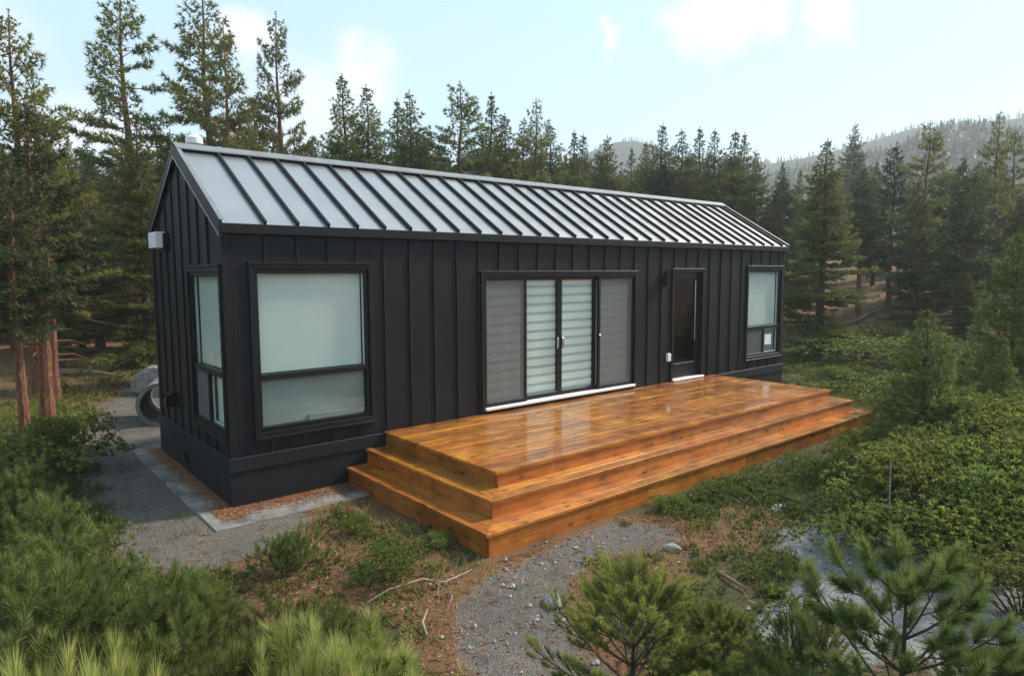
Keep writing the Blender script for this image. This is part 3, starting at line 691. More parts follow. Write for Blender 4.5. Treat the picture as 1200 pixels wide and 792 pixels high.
def conifer(seed, H, cb, Rm, kind, dead=0, dens=1., k=9, bl0=.18, bw0=.0155):
    """returns wood mesh and crown mesh of one conifer of height H"""
    r = np.random.default_rng(seed); wood = MB()
    wob = r.normal(size=(9, 2))*H*.004; zs = np.linspace(-.25/ H, 1, 9)*H
    cx = np.interp(np.linspace(0, H, 60), zs, wob[:, 0]); cyy = np.interp(np.linspace(0, H, 60), zs, wob[:, 1])
    def ctr(z): return np.array([np.interp(z, zs, wob[:, 0]), np.interp(z, zs, wob[:, 1]), z])
    r0 = .016*H + .025
    wood.tube([ctr(z) for z in zs], [r0*(1.25 if z < .3 else 1)*max(.04, (1-max(z, 0)/H)**.85) for z in zs], 9)
    P, D, T, LL = [], [], [], []
    z = cb*H
    while z < H*.99:
        t = (z-cb*H)/(H-cb*H)
        if kind == 'fir': prof = (1-t)**.80*(.88+.12*math.sin(t*40))*(1.12 if r.random() < .8 else .7) + .008; n = r.integers(5, 8); gap = .030-.012*t
        elif kind == 'pine': prof = (1-t)**.72*(.55+.45*min(1, t*5+.35)) + .012; n = r.integers(3, 6); gap = .040-.018*t
        else: prof = (1-t)**.78*(.6+.4*min(1, t*4+.3)) + .012; n = r.integers(4, 7); gap = .034-.012*t
        a0 = r.random()*6.28
        for b in range(n):
            az = a0 + b*6.28/n + r.normal()*.35; bl = Rm*prof*r.uniform(.55, 1.18)
            bl = max(bl, .03)
            if kind == 'pine' and r.random() < .14: continue
            el = (R(-14)+R(52)*t + r.normal()*.12) if kind == 'fir' else (R(-4)+R(50)*t + r.normal()*.2)
            sag = .16 if kind == 'fir' else .08; upc = .16
            h = np.array([math.cos(az), math.sin(az), 0]); sdv = np.array([-h[1], h[0], 0])
            c0 = ctr(z + r.normal()*gap*H*.25)
            pt = lambda s: c0 + h*bl*s*math.cos(el) + np.array([0, 0, bl*(s*math.sin(el) - sag*s*s + upc*s**3)])
            if bl > .35: wood.tube([pt(0), pt(.5), pt(.95)], [.011*bl+.006, .007*bl+.004, .003], 3, cap=False)
            step = .135/dens; ns = max(2, int(bl/step))
            lo = .30 if kind == 'pine' else (.16 if kind == 'fir' else .28)
            for s in np.linspace(lo, 1, ns):
                p = pt(s); tl = (.42*bl*(1-s)**.8 + .10*min(1, bl/.5))*r.uniform(.7, 1.2)
                bs = .35+.65*min(1., bl/.7)
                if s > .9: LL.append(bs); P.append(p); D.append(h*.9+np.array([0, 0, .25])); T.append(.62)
                for sg in (-1, 1):
                    dv = sdv*sg*.8 + h*.75 + np.array([0, 0, -.10 if kind == 'fir' else .16]); dv /= np.linalg.norm(dv)
                    nc = max(1, int(tl/.12))
                    for q in range(nc):
                        f = (q+.7)/nc
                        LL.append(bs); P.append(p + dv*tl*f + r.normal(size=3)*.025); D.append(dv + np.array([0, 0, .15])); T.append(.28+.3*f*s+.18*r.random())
        z += gap*H*r.uniform(.75, 1.3)
    for q in range(dead):               # bare snapped limbs under the crown
        zz = H*r.uniform(cb*.35, cb*1.02); az = r.random()*6.28; bl = Rm*r.uniform(.25, .95); h = np.array([math.cos(az), math.sin(az), 0]); c0 = ctr(zz)
        wood.tube([c0, c0+h*bl*.5+[0, 0, -.03*bl], c0+h*bl+[0, 0, r.uniform(-.25, .1)*bl]], [.012*bl+.012, .009*bl+.006, .004], 4, cap=False)
    for zz in np.linspace(H*.95, H*1.01, 10): P.append(ctr(zz)); D.append((r.normal()*.3, r.normal()*.3, 1.)); T.append(.5); LL.append(.4)
    V, tt = fans(r, P, D, k, bl0*np.array(LL), bw0, .75 if kind == 'fir' else 1.0, T)
    return wood, V, tt
PROTO = {}
def proto(name, wood, V, tt, mw, mn):
    PROTO[name] = (wood.mesh(name+'_wood', mw), tri_mesh(name+'_crown', V, mn, tt), float(V[:, 2].max()))
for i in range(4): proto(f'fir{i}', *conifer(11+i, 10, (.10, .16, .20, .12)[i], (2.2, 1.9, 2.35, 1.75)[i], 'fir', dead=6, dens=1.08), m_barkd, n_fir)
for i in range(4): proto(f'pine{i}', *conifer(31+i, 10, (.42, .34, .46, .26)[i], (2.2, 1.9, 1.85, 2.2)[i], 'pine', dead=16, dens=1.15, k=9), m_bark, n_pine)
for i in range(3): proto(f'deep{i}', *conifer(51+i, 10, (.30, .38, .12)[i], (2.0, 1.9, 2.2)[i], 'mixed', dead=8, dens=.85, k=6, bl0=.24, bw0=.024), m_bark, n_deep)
def plant_tree(name, label, cat, kind, x, y, z, H, rz=None, group=None, wide=1., lean=0.):
    wm, cm, h0 = PROTO[kind]; s = H/h0
    e = empty(name, (x, y, z-.03), random.uniform(0, 6.28) if rz is None else rz, None, (s*wide, s*wide, s))
    if lean: e.rotation_euler = (lean, 0, e.rotation_euler[2])
    tag(e, label, cat, group)
    link(bpy.data.objects.new('trunk', wm), e); link(bpy.data.objects.new('crown', cm), e); return e
def tree_px(u, D, vtop, kind, label, name='conifer', wide=1., group=None, rz=None, lean=0.):
    (x, y, z), H = at_pixel(u, D, vtop); return plant_tree(name, label, 'tree', kind, x, y, z, H, rz, group, wide, lean)
# --- trees that can be told apart: picture column, distance, row of the top
TREES = [
 (8, 19, 8, 'pine3', 'tall dark pine cut by the left picture edge', 1.05),
 (30, 15.5, 118, 'deep1', 'green conifer before the tall pine at left edge', 1.15),
 (52, 24, 160, 'fir3', 'slim pointed fir between left edge pine and bare limbed pine', .8),
 (78, 30, 148, 'fir3', 'small far fir with thin top left of bare limbed pine', .8),
 (138, 24, -14, 'pine2', 'tallest pine left of cabin with bare dead limbs halfway', 1.1),
 (158, 19.5, 128, 'fir0', 'bushy green fir beside the cabin gable, red brown trunk', .95),
 (105, 28, 205, 'fir2', 'low dark fir under the bare limbed pine', 1.0),
 (235, 25, -34, 'pine1', 'tall dark pine behind the gable peak, top out of frame', 1.0),
 (262, 23, 26, 'pine3', 'yellowish pine touching the tall dark pine behind gable', .85),
 (200, 27, 150, 'fir2', 'dark fir low behind the roof peak cowl', .9),
 (323, 25, 12, 'pine3', 'free standing tall pine right of the gable pines', .8),
 (297, 28, 110, 'fir0', 'dark fir between the two tall pines above roof', .9),
 (402, 30, 84, 'fir1', 'dark fir with sharp top, first right of free standing pine', .85),
 (430, 28, 97, 'fir0', 'broad yellow green fir paired with sharp topped dark fir', .85),
 (465, 31, 114, 'fir3', 'slim dark fir left of a twin topped pair', .9),
 (480, 29, 104, 'fir2', 'dense dark fir, taller of the pair above roof middle left', .8),
 (502, 32, 150, 'fir1', 'short fir before the lone symmetrical fir', .9),
 (538, 29, 93, 'pine0', 'lone symmetrical conifer with open top above roof', .95),
 (576, 31, 107, 'fir3', 'thin pointed fir right of the lone symmetrical conifer', .95),
 (593, 29, 131, 'fir1', 'short bright fir against the thin pointed fir', .9),
 (613, 33, 136, 'fir2', 'dark fir left of the narrow open topped pine', .8),
 (628, 30, 114, 'pine1', 'narrow open topped pine above the roof middle', .75),
 (645, 31, 143, 'fir0', 'full fir joined to the narrow open topped pine', .85),
 (673, 33, 151, 'fir3', 'left one of two twin firs over mid roof', .9),
 (684, 35, 154, 'fir1', 'right one of two twin firs over mid roof', .8),
 (712, 31, 157, 'fir2', 'olive fir just left of the first hazy hill', .85),
 (740, 42, 171, 'fir3', 'small fir in front of the first hazy hill', .8),
 (757, 38, 165, 'fir0', 'squat dark fir right of the first hazy hill', .75),
 (777, 37, 142, 'fir1', 'tall dark fir heading the cluster above roof right', .85),
 (800, 36, 149, 'fir2', 'second fir of the cluster above roof right', .75),
 (820, 38, 147, 'fir3', 'third fir of the cluster above roof right', .95),
 (838, 36, 150, 'fir0', 'fourth fir of the cluster above roof right', .75),
 (861, 37, 150, 'fir1', 'dark fir above the far roof corner', .85),
 (873, 40, 154, 'fir3', 'slim fir just right of the far roof corner', .9),
 (886, 36, 174, 'fir2', 'lower fir ending the cluster before the hill gap', .75),
 (918, 44, 188, 'fir3', 'thin dark fir in the gap under the hill', .85),
 (938, 40, 196, 'fir1', 'short thin fir left of the big right hand fir', .75),
 (969, 24, 161, 'fir0', 'big fir right of cabin with long straight trunk', 1.2),
 (1003, 70, 143, 'fir2', 'pale hazy fir standing high behind the big fir', .9),
 (1013, 36, 193, 'deep1', 'dark conifer with bright red brown trunk right of cabin', 1.0),
 (1028, 46, 187, 'fir3', 'narrow fir between red trunked conifer and its right neighbour', .9),
 (1050, 38, 165, 'deep0', 'pointed dark conifer left of the tall right hand pine', .95),
 (1090, 35, 139, 'pine0', 'tall pine with layered top on the right skyline', .9),
 (1112, 42, 222, 'fir1', 'low fir tucked right under the layered pine', .9),
 (1130, 38, 181, 'deep2', 'left one of two even dark conifers before hill', .85),
 (1147, 41, 188, 'deep1', 'right one of two even dark conifers before hill', .9),
 (1172, 36, 128, 'pine1', 'tall thin pine with sparse open top near right edge', .75),
 (1191, 39, 146, 'pine2', 'sparse pine at right edge beside the thin open pine', .75),
 (1205, 34, 215, 'deep0', 'dark conifer cut by the right picture edge', 1.),
 (4, 14.6, 168, 'deep1', 'conifer with thick straight trunk at the far left border', 1.0),
 (38, 18.0, 75, 'pine1', 'pine with orange trunk just right of left border trunk', .8),
 (1135, 27, 318, 'fir2', 'dark young fir in shade below the right skyline', 1.5),
]
for u, D, v, kd, lab, wd in TREES:
    if 380 < u < 930: wd *= 1.25
    tree_px(u, D, v, kd, lab, 'pine_tree' if kd.startswith('pine') else 'fir_tree', wd)
# --- the dark wood that closes the view behind them
rr = np.random.default_rng(5); placed = []
cnt = 0
while cnt < 285:
    u = rr.uniform(-420, 1620); D = 28 + 66*rr.random()**1.2
    if 250 < u < 930 and D < 34: continue
    d = ray(u, 330); h = math.hypot(d[0], d[1]); x, y = CAM[0]+d[0]/h*D, CAM[1]+d[1]/h*D
    if rectdist(x, y, -1, L+1, -3, W+3) < 5 or any(math.hypot(x-a, y-b) < 1.5 for a, b in placed): continue
    if 930 < u < 1065 and D < 42: continue
    vt = 200 + rr.uniform(-8, 45) if u > 900 else (178 + rr.uniform(0, 30) if u > 640 else 158 + rr.uniform(0, 42))
    (x, y, z), H = at_pixel(u, D, vt); placed.append((x, y)); cnt += 1
    side = 'left of the cabin' if u < 200 else ('behind the cabin roof' if u < 925 else 'right of the cabin')
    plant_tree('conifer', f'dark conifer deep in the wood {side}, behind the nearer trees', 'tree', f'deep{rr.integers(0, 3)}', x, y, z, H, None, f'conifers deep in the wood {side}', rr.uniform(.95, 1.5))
# wood on the flanks out of frame, so that the clearing is closed when one steps aside
# ------------------------------------------------------------------ hills and their far wood
def hill(name, D, prof, depth, seed):
    us = np.arange(-700, 2001, 20); rr_ = np.linspace(-1, 1, 15); V = []; F = []
    pv = np.interp(us, [p[0] for p in prof], [p[1] for p in prof])
    for u, v in zip(us, pv):
        d = ray(u, 318); az = math.atan2(d[1], d[0]); top = CAM[2] + D*(318-v)/FPX - 4
        for s in rr_:
            rad = D + s*depth; f = max(0., 1-abs(s)**1.6)
            x, y = CAM[0]+math.cos(az)*rad, CAM[1]+math.sin(az)*rad
            V.append((x, y, 2 + (top-2)*f + 5*(float(vnoise(x, y, 60, seed))-.5)*f))
    n = len(rr_)
    for i in range(len(us)-1):
        for j in range(n-1): F.append((i*n+j, (i+1)*n+j, (i+1)*n+j+1, i*n+j+1))
    mb = MB(); mb.v = V; mb.f = F
    o = mb.build(name, simple(name+'_floor', (.028, .036, .018), .95, 0, .1, .3, .05), None, 0, True); tag(o, kind='structure')
    return np.array(V).reshape(len(us), n, 3)
HA = hill('hill', 300, [(-700, 240), (300, 240), (600, 230), (680, 218), (870, 212), (960, 204), (1040, 192), (1105, 170), (1150, 177), (1200, 186), (1500, 200), (2000, 195)], 110, 3)
HB = hill('hill', 520, [(-700, 225), (400, 220), (620, 205), (690, 176), (728, 165), (765, 170), (800, 190), (900, 195), (985, 185), (1060, 172), (1200, 176), (1500, 180), (2000, 170)], 120, 4)
def far_wood(grid, n, seed, hmin, hmax):
    r = np.random.default_rng(seed); a, b, _ = grid.shape
    i = r.random(n)*(a-1.01); j = r.random(n)*(b*.72-1.01); i0, j0 = i.astype(int), j.astype(int); fi, fj = (i-i0)[:, None], (j-j0)[:, None]
    p = (grid[i0, j0]*(1-fi)+grid[i0+1, j0]*fi)*(1-fj) + (grid[i0, j0+1]*(1-fi)+grid[i0+1, j0+1]*fi)*fj
    H = r.uniform(hmin, hmax, n); V = []; T = []
    for lv in range(4):
        z0 = p[:, 2] + H*(.0+.22*lv); rad = H*.30*(1-lv*.22)
        for q in range(4):
            a0 = r.random(n)*6.28; w = .75
            tip = np.stack([p[:, 0], p[:, 1], z0+H*.26], 1)
            e0 = np.stack([p[:, 0]+np.cos(a0)*rad, p[:, 1]+np.sin(a0)*rad, z0-H*.03*r.random(n)], 1)
            e1 = np.stack([p[:, 0]+np.cos(a0+w)*rad*.9, p[:, 1]+np.sin(a0+w)*rad*.9, z0-H*.03*r.random(n)], 1)
            V.append(np.stack([e0, e1, tip], 1)); T.append(np.clip(.3+.5*r.random((n, 3)), 0, 1))
    V = np.stack(V, 1).reshape(-1, 3); T = np.stack(T, 1).reshape(-1); return V, T
for gname, grid, n, sd, h0, h1 in (('far_wood', HA, 7500, 4, 2.8, 5.5), ('far_wood', HB, 7500, 5, 3, 5.5)):
    V, T = far_wood(grid, n, sd, h0, h1)
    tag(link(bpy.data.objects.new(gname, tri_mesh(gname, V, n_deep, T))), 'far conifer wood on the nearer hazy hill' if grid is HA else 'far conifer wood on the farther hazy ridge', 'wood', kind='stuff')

# ------------------------------------------------------------------ young pines, shrubs
def young_pine(seed, H, Rm, whorls, nn, nl=.085, sl=.14, nsub=5, w=.0022, lead=.3, cb=.12, tint=.5):
    r = np.random.default_rng(seed); wood = MB(); P, A, S, T = [], [], [], []
    bend = r.normal(size=2)*.05*H
    def ctr(z): f = max(z, 0)/H; return np.array([bend[0]*f*f, bend[1]*f*f, z])
    wood.tube([ctr(z) for z in np.linspace(-.12, H*.97, 8)], list(np.linspace(.022*H+.006, .006, 8)), 8)
    P.append(ctr(H*.86)); A.append((0, 0, 1)); S.append(lead*.45); T.append(tint+.3)
    for q in range(4):
        a = q*1.57+r.random(); P.append(ctr(H*.86)); A.append((math.cos(a)*.55, math.sin(a)*.55, 1)); S.append(sl*1.2); T.append(tint+.25)
    for k, t in enumerate(np.linspace(cb, .86, whorls)):
        n = r.integers(4, 7); a0 = r.random()*6.28
        for b in range(n):
            az = a0+b*6.28/n+r.normal()*.25; bl = Rm*((1-t)**.75*.95+.12)*r.uniform(.7, 1.12); el = R(18)+R(38)*t+r.normal()*.12
            h = np.array([math.cos(az), math.sin(az), 0]); sd = np.array([-h[1], h[0], 0]); c0 = ctr(t*H)
            pt = lambda s: c0 + h*bl*s*math.cos(el) + np.array([0, 0, bl*(s*math.sin(el)*.8 + .28*s*s)])
            wood.tube([pt(0), pt(.35), pt(.7), pt(1)], [.010*bl+.005, .008*bl+.004, .006*bl+.003, .003], 5, cap=False)
            P.append(pt(.93)); A.append(pt(1)-pt(.8)+np.array([0, 0, .10*bl])); S.append(sl*1.2); T.append(tint+.15+.12*t)
            for j in range(nsub):
                s = .38 + .6*(j+r.random()*.6)/nsub; sg = 1 if j % 2 else -1
                tl = bl*(.30*(1.1-s)+.10)*r.uniform(.7, 1.2)
                dv = h*.8 + sd*sg*.75 + np.array([0, 0, .35+.3*r.random()]); dv /= np.linalg.norm(dv)
                p0, p1 = pt(s), pt(s)+dv*tl; wood.tube([p0, p1], [.006, .003], 4, cap=False)
                P.append(p1-dv*.02); A.append(dv+np.array([0, 0, .45])); S.append(sl*r.uniform(.7, 1.05)); T.append(tint+.1*r.normal()+.1*(s-.6)+.12*t)
                if tl > .16: P.append(p0+dv*tl*.5); A.append(dv+np.array([0, 0, .6])); S.append(sl*.7); T.append(tint-.12)
    V, tt = brush(r, P, A, S, nn, nl, w, T)
    return wood, V, tt
def bushy(seed, H, Rm, N_, nn, nl=.06, sl=.13, w=.0022, tint=.45, upright=.55):
    r = np.random.default_rng(seed); wood = MB(); P, A, S, T = [], [], [], []
    lobes = [(r.uniform(-.45, .45)*Rm, r.uniform(-.45, .45)*Rm, r.uniform(.7, 1.0)*H, r.uniform(.5, .75)*Rm) for _ in range(7)]
    for lx, ly, lh, lr in lobes:
        wood.tube([(lx*.1, ly*.1, -.1), (lx*.5, ly*.5, lh*.4), (lx, ly, lh*.9)], [.02*H+.004, .012*H+.003, .004], 5, cap=False)
    for q in range(N_):
        lx, ly, lh, lr = lobes[r.integers(len(lobes))]
        th = r.random()*6.28; c = r.random()**.6; rad = lr*c
        zz = lh*math.sqrt(max(0, 1-(.88*c)**2))*(r.uniform(.35, 1.0) if r.random() < .45 else r.uniform(.82, 1.02)) 
        p = np.array([lx+rad*math.cos(th), ly+rad*math.sin(th), max(.06, zz-sl*.6)])
        d = np.array([math.cos(th)*c*.9, math.sin(th)*c*.9, upright]) + r.normal(size=3)*.18
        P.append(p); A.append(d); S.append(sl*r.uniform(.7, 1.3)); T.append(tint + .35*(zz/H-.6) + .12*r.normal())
        if q % 5 == 0: wood.tube([(lx*.6, ly*.6, lh*.3), tuple(p)], [.007, .003], 3, cap=False)
    V, tt = brush(r, P, A, S, nn, nl, w, T, ang=1.0, up=.35)
    return wood, V, tt
def shrub(seed, H, Rm, ncl, k, leaf=.045, w=.011, tint=.45):
    r = np.random.default_rng(seed); wood = MB(); P, D, T = [], [], []
    lobes = [(r.normal()*.38*Rm, r.normal()*.38*Rm, r.uniform(.35, .8)*H, r.uniform(.28, .5)) for _ in range(16)]
    for lx, ly, lz, lr in lobes: wood.tube([(0, 0, -.08), (lx*.45, ly*.45, lz*.55), (lx, ly, lz)], [.012*H+.004, .008*H+.003, .003], 4, cap=False)
    for q in range(ncl):
        lx, ly, lz, lr = lobes[r.integers(len(lobes))]
        d = unit(r.normal(size=3)); d[2] = abs(d[2])*.9 - .15; p = np.array([lx, ly, lz]) + d*np.array([Rm, Rm, H])*lr*r.uniform(.5, 1.05)
        if p[2] < .02: continue
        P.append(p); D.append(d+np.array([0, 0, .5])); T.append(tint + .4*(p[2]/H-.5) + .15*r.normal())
    V, tt = fans(r, P, D, k, leaf, w, 1.1, T)
    return wood, V, tt
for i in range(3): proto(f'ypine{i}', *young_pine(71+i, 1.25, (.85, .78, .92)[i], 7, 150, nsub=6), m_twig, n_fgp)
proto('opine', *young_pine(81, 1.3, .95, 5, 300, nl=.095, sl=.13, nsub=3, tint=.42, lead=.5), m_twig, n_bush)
proto('opine2', *young_pine(83, 1.1, .95, 6, 140, nl=.055, sl=.12, nsub=9, tint=.55), m_twig, needle_material('olive_pine_needles', (.06, .078, .02), (.17, .19, .042), (.37, .36, .09), .36, .12))
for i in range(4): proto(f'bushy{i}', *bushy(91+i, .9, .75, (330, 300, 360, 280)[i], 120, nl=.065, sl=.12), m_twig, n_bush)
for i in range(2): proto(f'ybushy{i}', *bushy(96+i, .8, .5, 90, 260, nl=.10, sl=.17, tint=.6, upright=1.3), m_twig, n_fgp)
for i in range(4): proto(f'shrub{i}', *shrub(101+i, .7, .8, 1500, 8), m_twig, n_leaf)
def ytree(seed, H, Rm):
    return conifer(seed, H, .08, Rm, 'mixed', dead=0, dens=1.5, k=12, bl0=.13, bw0=.008)
n_ytree = needle_material('young_tree_needles', (.05, .075, .02), (.14, .18, .045), (.29, .31, .08), .36, .1)
for i in range(3): proto(f'ytree{i}', *ytree(121+i, 3.2, (1.05, .9, 1.2)[i]), m_twig, n_ytree)
def bush_px(u, D, vtop, kind, label, name, cat, wide=1., group=None, rz=None):
    (x, y, z), H = at_pixel(u, D, vtop); return plant_tree(name, label, cat, kind, x, y, z, H, rz, group, wide)
PLANTS = [
 # right side young trees
 (1088, 11.2, 357, 'ytree0', 'young tree with open branches right of the deck', 'young_tree', 'tree', 1.1),
 (1150, 17.5, 356, 'ytree1', 'slender young tree in front of the grey road', 'young_tree', 'tree', .85),
 (1196, 15, 268, 'ytree2', 'taller young tree cut by the right edge above the road', 'young_tree', 'tree', .75),
 (1178, 13.5, 400, 'ytree1', 'small young tree under the right edge one', 'young_tree', 'tree', .9),
 # foreground
 (1068, 4.35, 612, 'opine', 'young pine with bare lower limbs over the pale gravel', 'young_pine', 'pine', 1.0),
 (742, 4.1, 648, 'opine2', 'bushy young pine with dark forked stems at the bottom middle', 'young_pine', 'pine', 1.0),
 (842, 4.3, 700, 'opine2', 'low pine right of the dark forked pine', 'young_pine', 'pine', .9),
 (890, 3.9, 748, 'bushy0', 'dark green bush left of the pine over pale gravel', 'bush', 'bush', .9),
 (952, 4.9, 690, 'bushy1', 'upright dark bush touching the pale gravel pine', 'bush', 'bush', .5),
 (435, 3.5, 698, 'ybushy1', 'bright yellow green pine at bottom left of the dirt path', 'young_pine', 'pine', .95),
 (330, 3.2, 728, 'ybushy0', 'pale yellow pine tuft left of the bright pine', 'young_pine', 'pine', .55),
 (135, 3.2, 714, 'ybushy1', 'yellow green pine tuft standing in front of dark bushes', 'young_pine', 'pine', .5),
 (65, 3.1, 752, 'ybushy0', 'low yellow green tuft in the bottom left corner', 'young_pine', 'pine', .5),
 (255, 3.7, 706, 'bushy2', 'soft green pine bush between the two yellow tufts', 'young_pine', 'pine', .8),
 (345, 4.4, 682, 'bushy3', 'grey green pine bush behind the pale yellow tuft', 'young_pine', 'pine', .75),
 (225, 4.6, 668, 'bushy0', 'narrow green bush at the tip of the gravel yard', 'bush', 'bush', .55),
 (150, 5.0, 648, 'bushy1', 'dark green bush right of the big left bush', 'bush', 'bush', .85),
 (50, 5.3, 606, 'bushy2', 'big dark green bush at the lower left', 'bush', 'bush', .8),
 (5, 4.6, 640, 'bushy3', 'dark bush cut by the lower left edge', 'bush', 'bush', .9),
 (95, 4.2, 690, 'bushy0', 'shaded bush below the big left bush', 'bush', 'bush', .9),
 (20, 3.7, 730, 'bushy1', 'dark bush behind the corner tuft', 'bush', 'bush', .8),
 (185, 4.1, 715, 'bushy3', 'dim bush between the corner tuft and the green pine bush', 'bush', 'bush', .7),
 (55, 7.4, 566, 'bushy3', 'green bush beside the gravel yard above the big bush', 'bush', 'bush', .75),
 (5, 8.6, 532, 'bushy0', 'green bush at left edge level with the gravel yard', 'bush', 'bush', .8),
 (72, 11.8, 478, 'shrub0', 'bright sunlit shrub beside the path behind the cabin', 'shrub', 'shrub', .7),
 (22, 11, 496, 'shrub1', 'spreading sunlit shrub at left edge before the trunks', 'shrub', 'shrub', 1.4),
 (332, 6.4, 610, 'bushy2', 'upright bush in front of the cabin corner window', 'bush', 'bush', .85),
 (455, 6.1, 632, 'shrub2', 'low dark shrub left of the deck steps', 'shrub', 'shrub', 1.15),
 (515, 6.75, 618, 'shrub3', 'dull shrub tucked against the deck corner', 'shrub', 'shrub', 1.1),
 (420, 7.2, 600, 'shrub0', 'small low shrub by the concrete pad', 'shrub', 'shrub', .9),
 # in front of the deck, right
 (733, 7.4, 606, 'shrub3', 'pale little shrub against the lowest front step', 'shrub', 'shrub', .9),
 (790, 7.9, 578, 'shrub0', 'round green shrub before the front steps', 'shrub', 'shrub', 1.15),
 (842, 8.6, 560, 'shrub1', 'second green shrub along the front steps', 'shrub', 'shrub', 1.2),
 (1062, 9.3, 515, 'shrub2', 'tall leafy shrub off the right end of steps', 'shrub', 'shrub', .8),
 (1085, 11.6, 485, 'bushy3', 'dark rounded bush behind the tall leafy shrub', 'bush', 'bush', 1.0),
 (1030, 7.4, 572, 'shrub3', 'deep green shrub below the tall leafy shrub', 'shrub', 'shrub', 1.1),
 (1100, 7.8, 560, 'shrub0', 'broad leafy shrub under the open young tree', 'shrub', 'shrub', 1.3),
 (1165, 8.4, 545, 'shrub1', 'broad leafy shrub at right edge under small tree', 'shrub', 'shrub', 1.3),
 (1205, 6.6, 640, 'shrub2', 'shrub at right edge above the pale gravel', 'shrub', 'shrub', 1.2),
 (1135, 7.6, 590, 'shrub3', 'dark leaved shrub right behind the stake', 'shrub', 'shrub', 1.0),
 (1195, 4.9, 715, 'bushy2', 'bush in the lower right corner by gravel', 'bush', 'bush', .7),
 (985, 19, 425, 'shrub3', 'low shrub on the grass past the deck end', 'shrub', 'shrub', 1.5),
 (1120, 14, 432, 'shrub0', 'low shrub between open young tree and road', 'shrub', 'shrub', 1.4),
 (1060, 22, 392, 'shrub1', 'dark shrub patch on the meadow edge', 'shrub', 'shrub', 2.2),
 (1035, 26, 378, 'shrub2', 'dark brush under the red trunked conifer', 'shrub', 'shrub', 2.4),
]
r8 = np.random.default_rng(19)
for k in range(22):
    D = r8.uniform(8.4, 16); u = r8.uniform(1085 if D < 10.5 else 1135, 1235)
    PLANTS.append((u, D, 319+FPX*(2.82-r8.uniform(.35, .75))/D*.97, f'shrub{k % 4}', 'leafy green shrub in the thicket at the right', 'shrub', 'shrub', r8.uniform(.8, 1.25), 'thicket shrubs at the right'))
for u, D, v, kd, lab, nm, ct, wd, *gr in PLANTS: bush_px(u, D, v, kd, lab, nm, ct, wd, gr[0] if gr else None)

# ------------------------------------------------------------------ ground cover and grass (nobody could count them)
def free(x, y, pad=.1):
    g_, p_, l_ = masks(x, y)
    ok = (rectdist(x, y, -.42, L+.42, -.64, W+.42) > pad*.3) & (rectdist(x, y, K0-G1, K1+G1, -KD-G1, 0) > pad+.25*vnoise(x, y, .5, 61))
    return ok, g_, p_, l_
def scatter(n, r, x0, x1, y0, y1):
    return r.uniform(x0, x1, n), r.uniform(y0, y1, n)
r5 = np.random.default_rng(77)
def in_view(x, y, m=420):
    vx, vy = x-CAM[0], y-CAM[1]; z = vx*FWD[0]+vy*FWD[1]; u = 600+FPX*(vx*RT[0]+vy*RT[1])/np.maximum(z, .01)
    return (z > 2.2) & (u > -m) & (u < 1200+m)
X, Y = [], []
for n, x0, x1, y0, y1 in ((29000, -8, 14, -9.5, 3), (16000, 8, 30, -11, 9), (11000, -9, 3, -2, 16)):
    a, b = scatter(n, r5, x0, x1, y0, y1); X.append(a); Y.append(b)
X, Y = np.concatenate(X), np.concatenate(Y)
ok, g_, p_, l_ = free(X, Y, .12)
dens = np.clip(1.5*(vnoise(X, Y, 1.1, 21)*.6+vnoise(X, Y, .4, 22)*.4) - .32, 0, 1)
keep = ok & in_view(X, Y) & (r5.random(len(X)) < dens*(1-.995*np.maximum(g_, p_))*(1-.85*l_))
X, Y, dens = X[keep], Y[keep], dens[keep]
sel = r5.permutation(len(X))[:6400]; X, Y, dens = X[sel], Y[sel], dens[sel]
dist = np.hypot(X-CAM[0], Y-CAM[1]); Zc = height(X, Y)
P, D, T, Ln = [], [], [], []
size = (.06 + .17*dens*r5.random(len(X)))*(1+.02*dist)
nleaf = 16
for j in range(nleaf):
    d = unit(r5.normal(size=(len(X), 3))); d[:, 2] = np.abs(d[:, 2])
    q = r5.uniform(.3, 1, (len(X), 1))
    p = np.stack([X, Y, Zc], 1) + d*np.stack([size*1.5, size*1.5, size], 1)*q
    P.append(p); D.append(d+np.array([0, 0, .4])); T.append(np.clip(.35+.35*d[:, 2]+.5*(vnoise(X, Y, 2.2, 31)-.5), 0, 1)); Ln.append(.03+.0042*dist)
P, D, T, Ln = np.concatenate(P), np.concatenate(D), np.concatenate(T), np.concatenate(Ln)
V, tt = fans(r5, P, D, 5, Ln, .011, 1.1, T)
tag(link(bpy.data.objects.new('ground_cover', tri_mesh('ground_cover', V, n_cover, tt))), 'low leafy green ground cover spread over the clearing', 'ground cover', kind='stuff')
X, Y = [], []
for n, x0, x1, y0, y1 in ((19000, -8, 13, -9.5, 3), (16000, 8, 30, -11, 9), (12000, -9, 3, -2, 18)):
    a, b = scatter(n, r5, x0, x1, y0, y1); X.append(a); Y.append(b)
X, Y = np.concatenate(X), np.concatenate(Y); ok, g_, p_, l_ = free(X, Y, .02)
keep = ok & in_view(X, Y) & (r5.random(len(X)) < (.25+.75*vnoise(X, Y, .8, 41))*(1-.93*np.maximum(g_, p_))*(1-.35*l_))
X, Y, l_ = X[keep], Y[keep], l_[keep]; Zc = height(X, Y); dist = np.hypot(X-CAM[0], Y-CAM[1])
V, tt = fans(r5, np.stack([X, Y, Zc-.01], 1), np.tile([0, 0, 1.0], (len(X), 1)), 8, .09+.10*r5.random(len(X))+.002*dist, .0035, .75, np.clip(.25+.6*l_+.5*(vnoise(X, Y, 1.7, 42)-.4), 0, 1))
V = V + np.repeat(np.concatenate([r5.normal(size=(len(V)//3, 2))*.05, np.zeros((len(V)//3, 1))], 1), 3, 0)
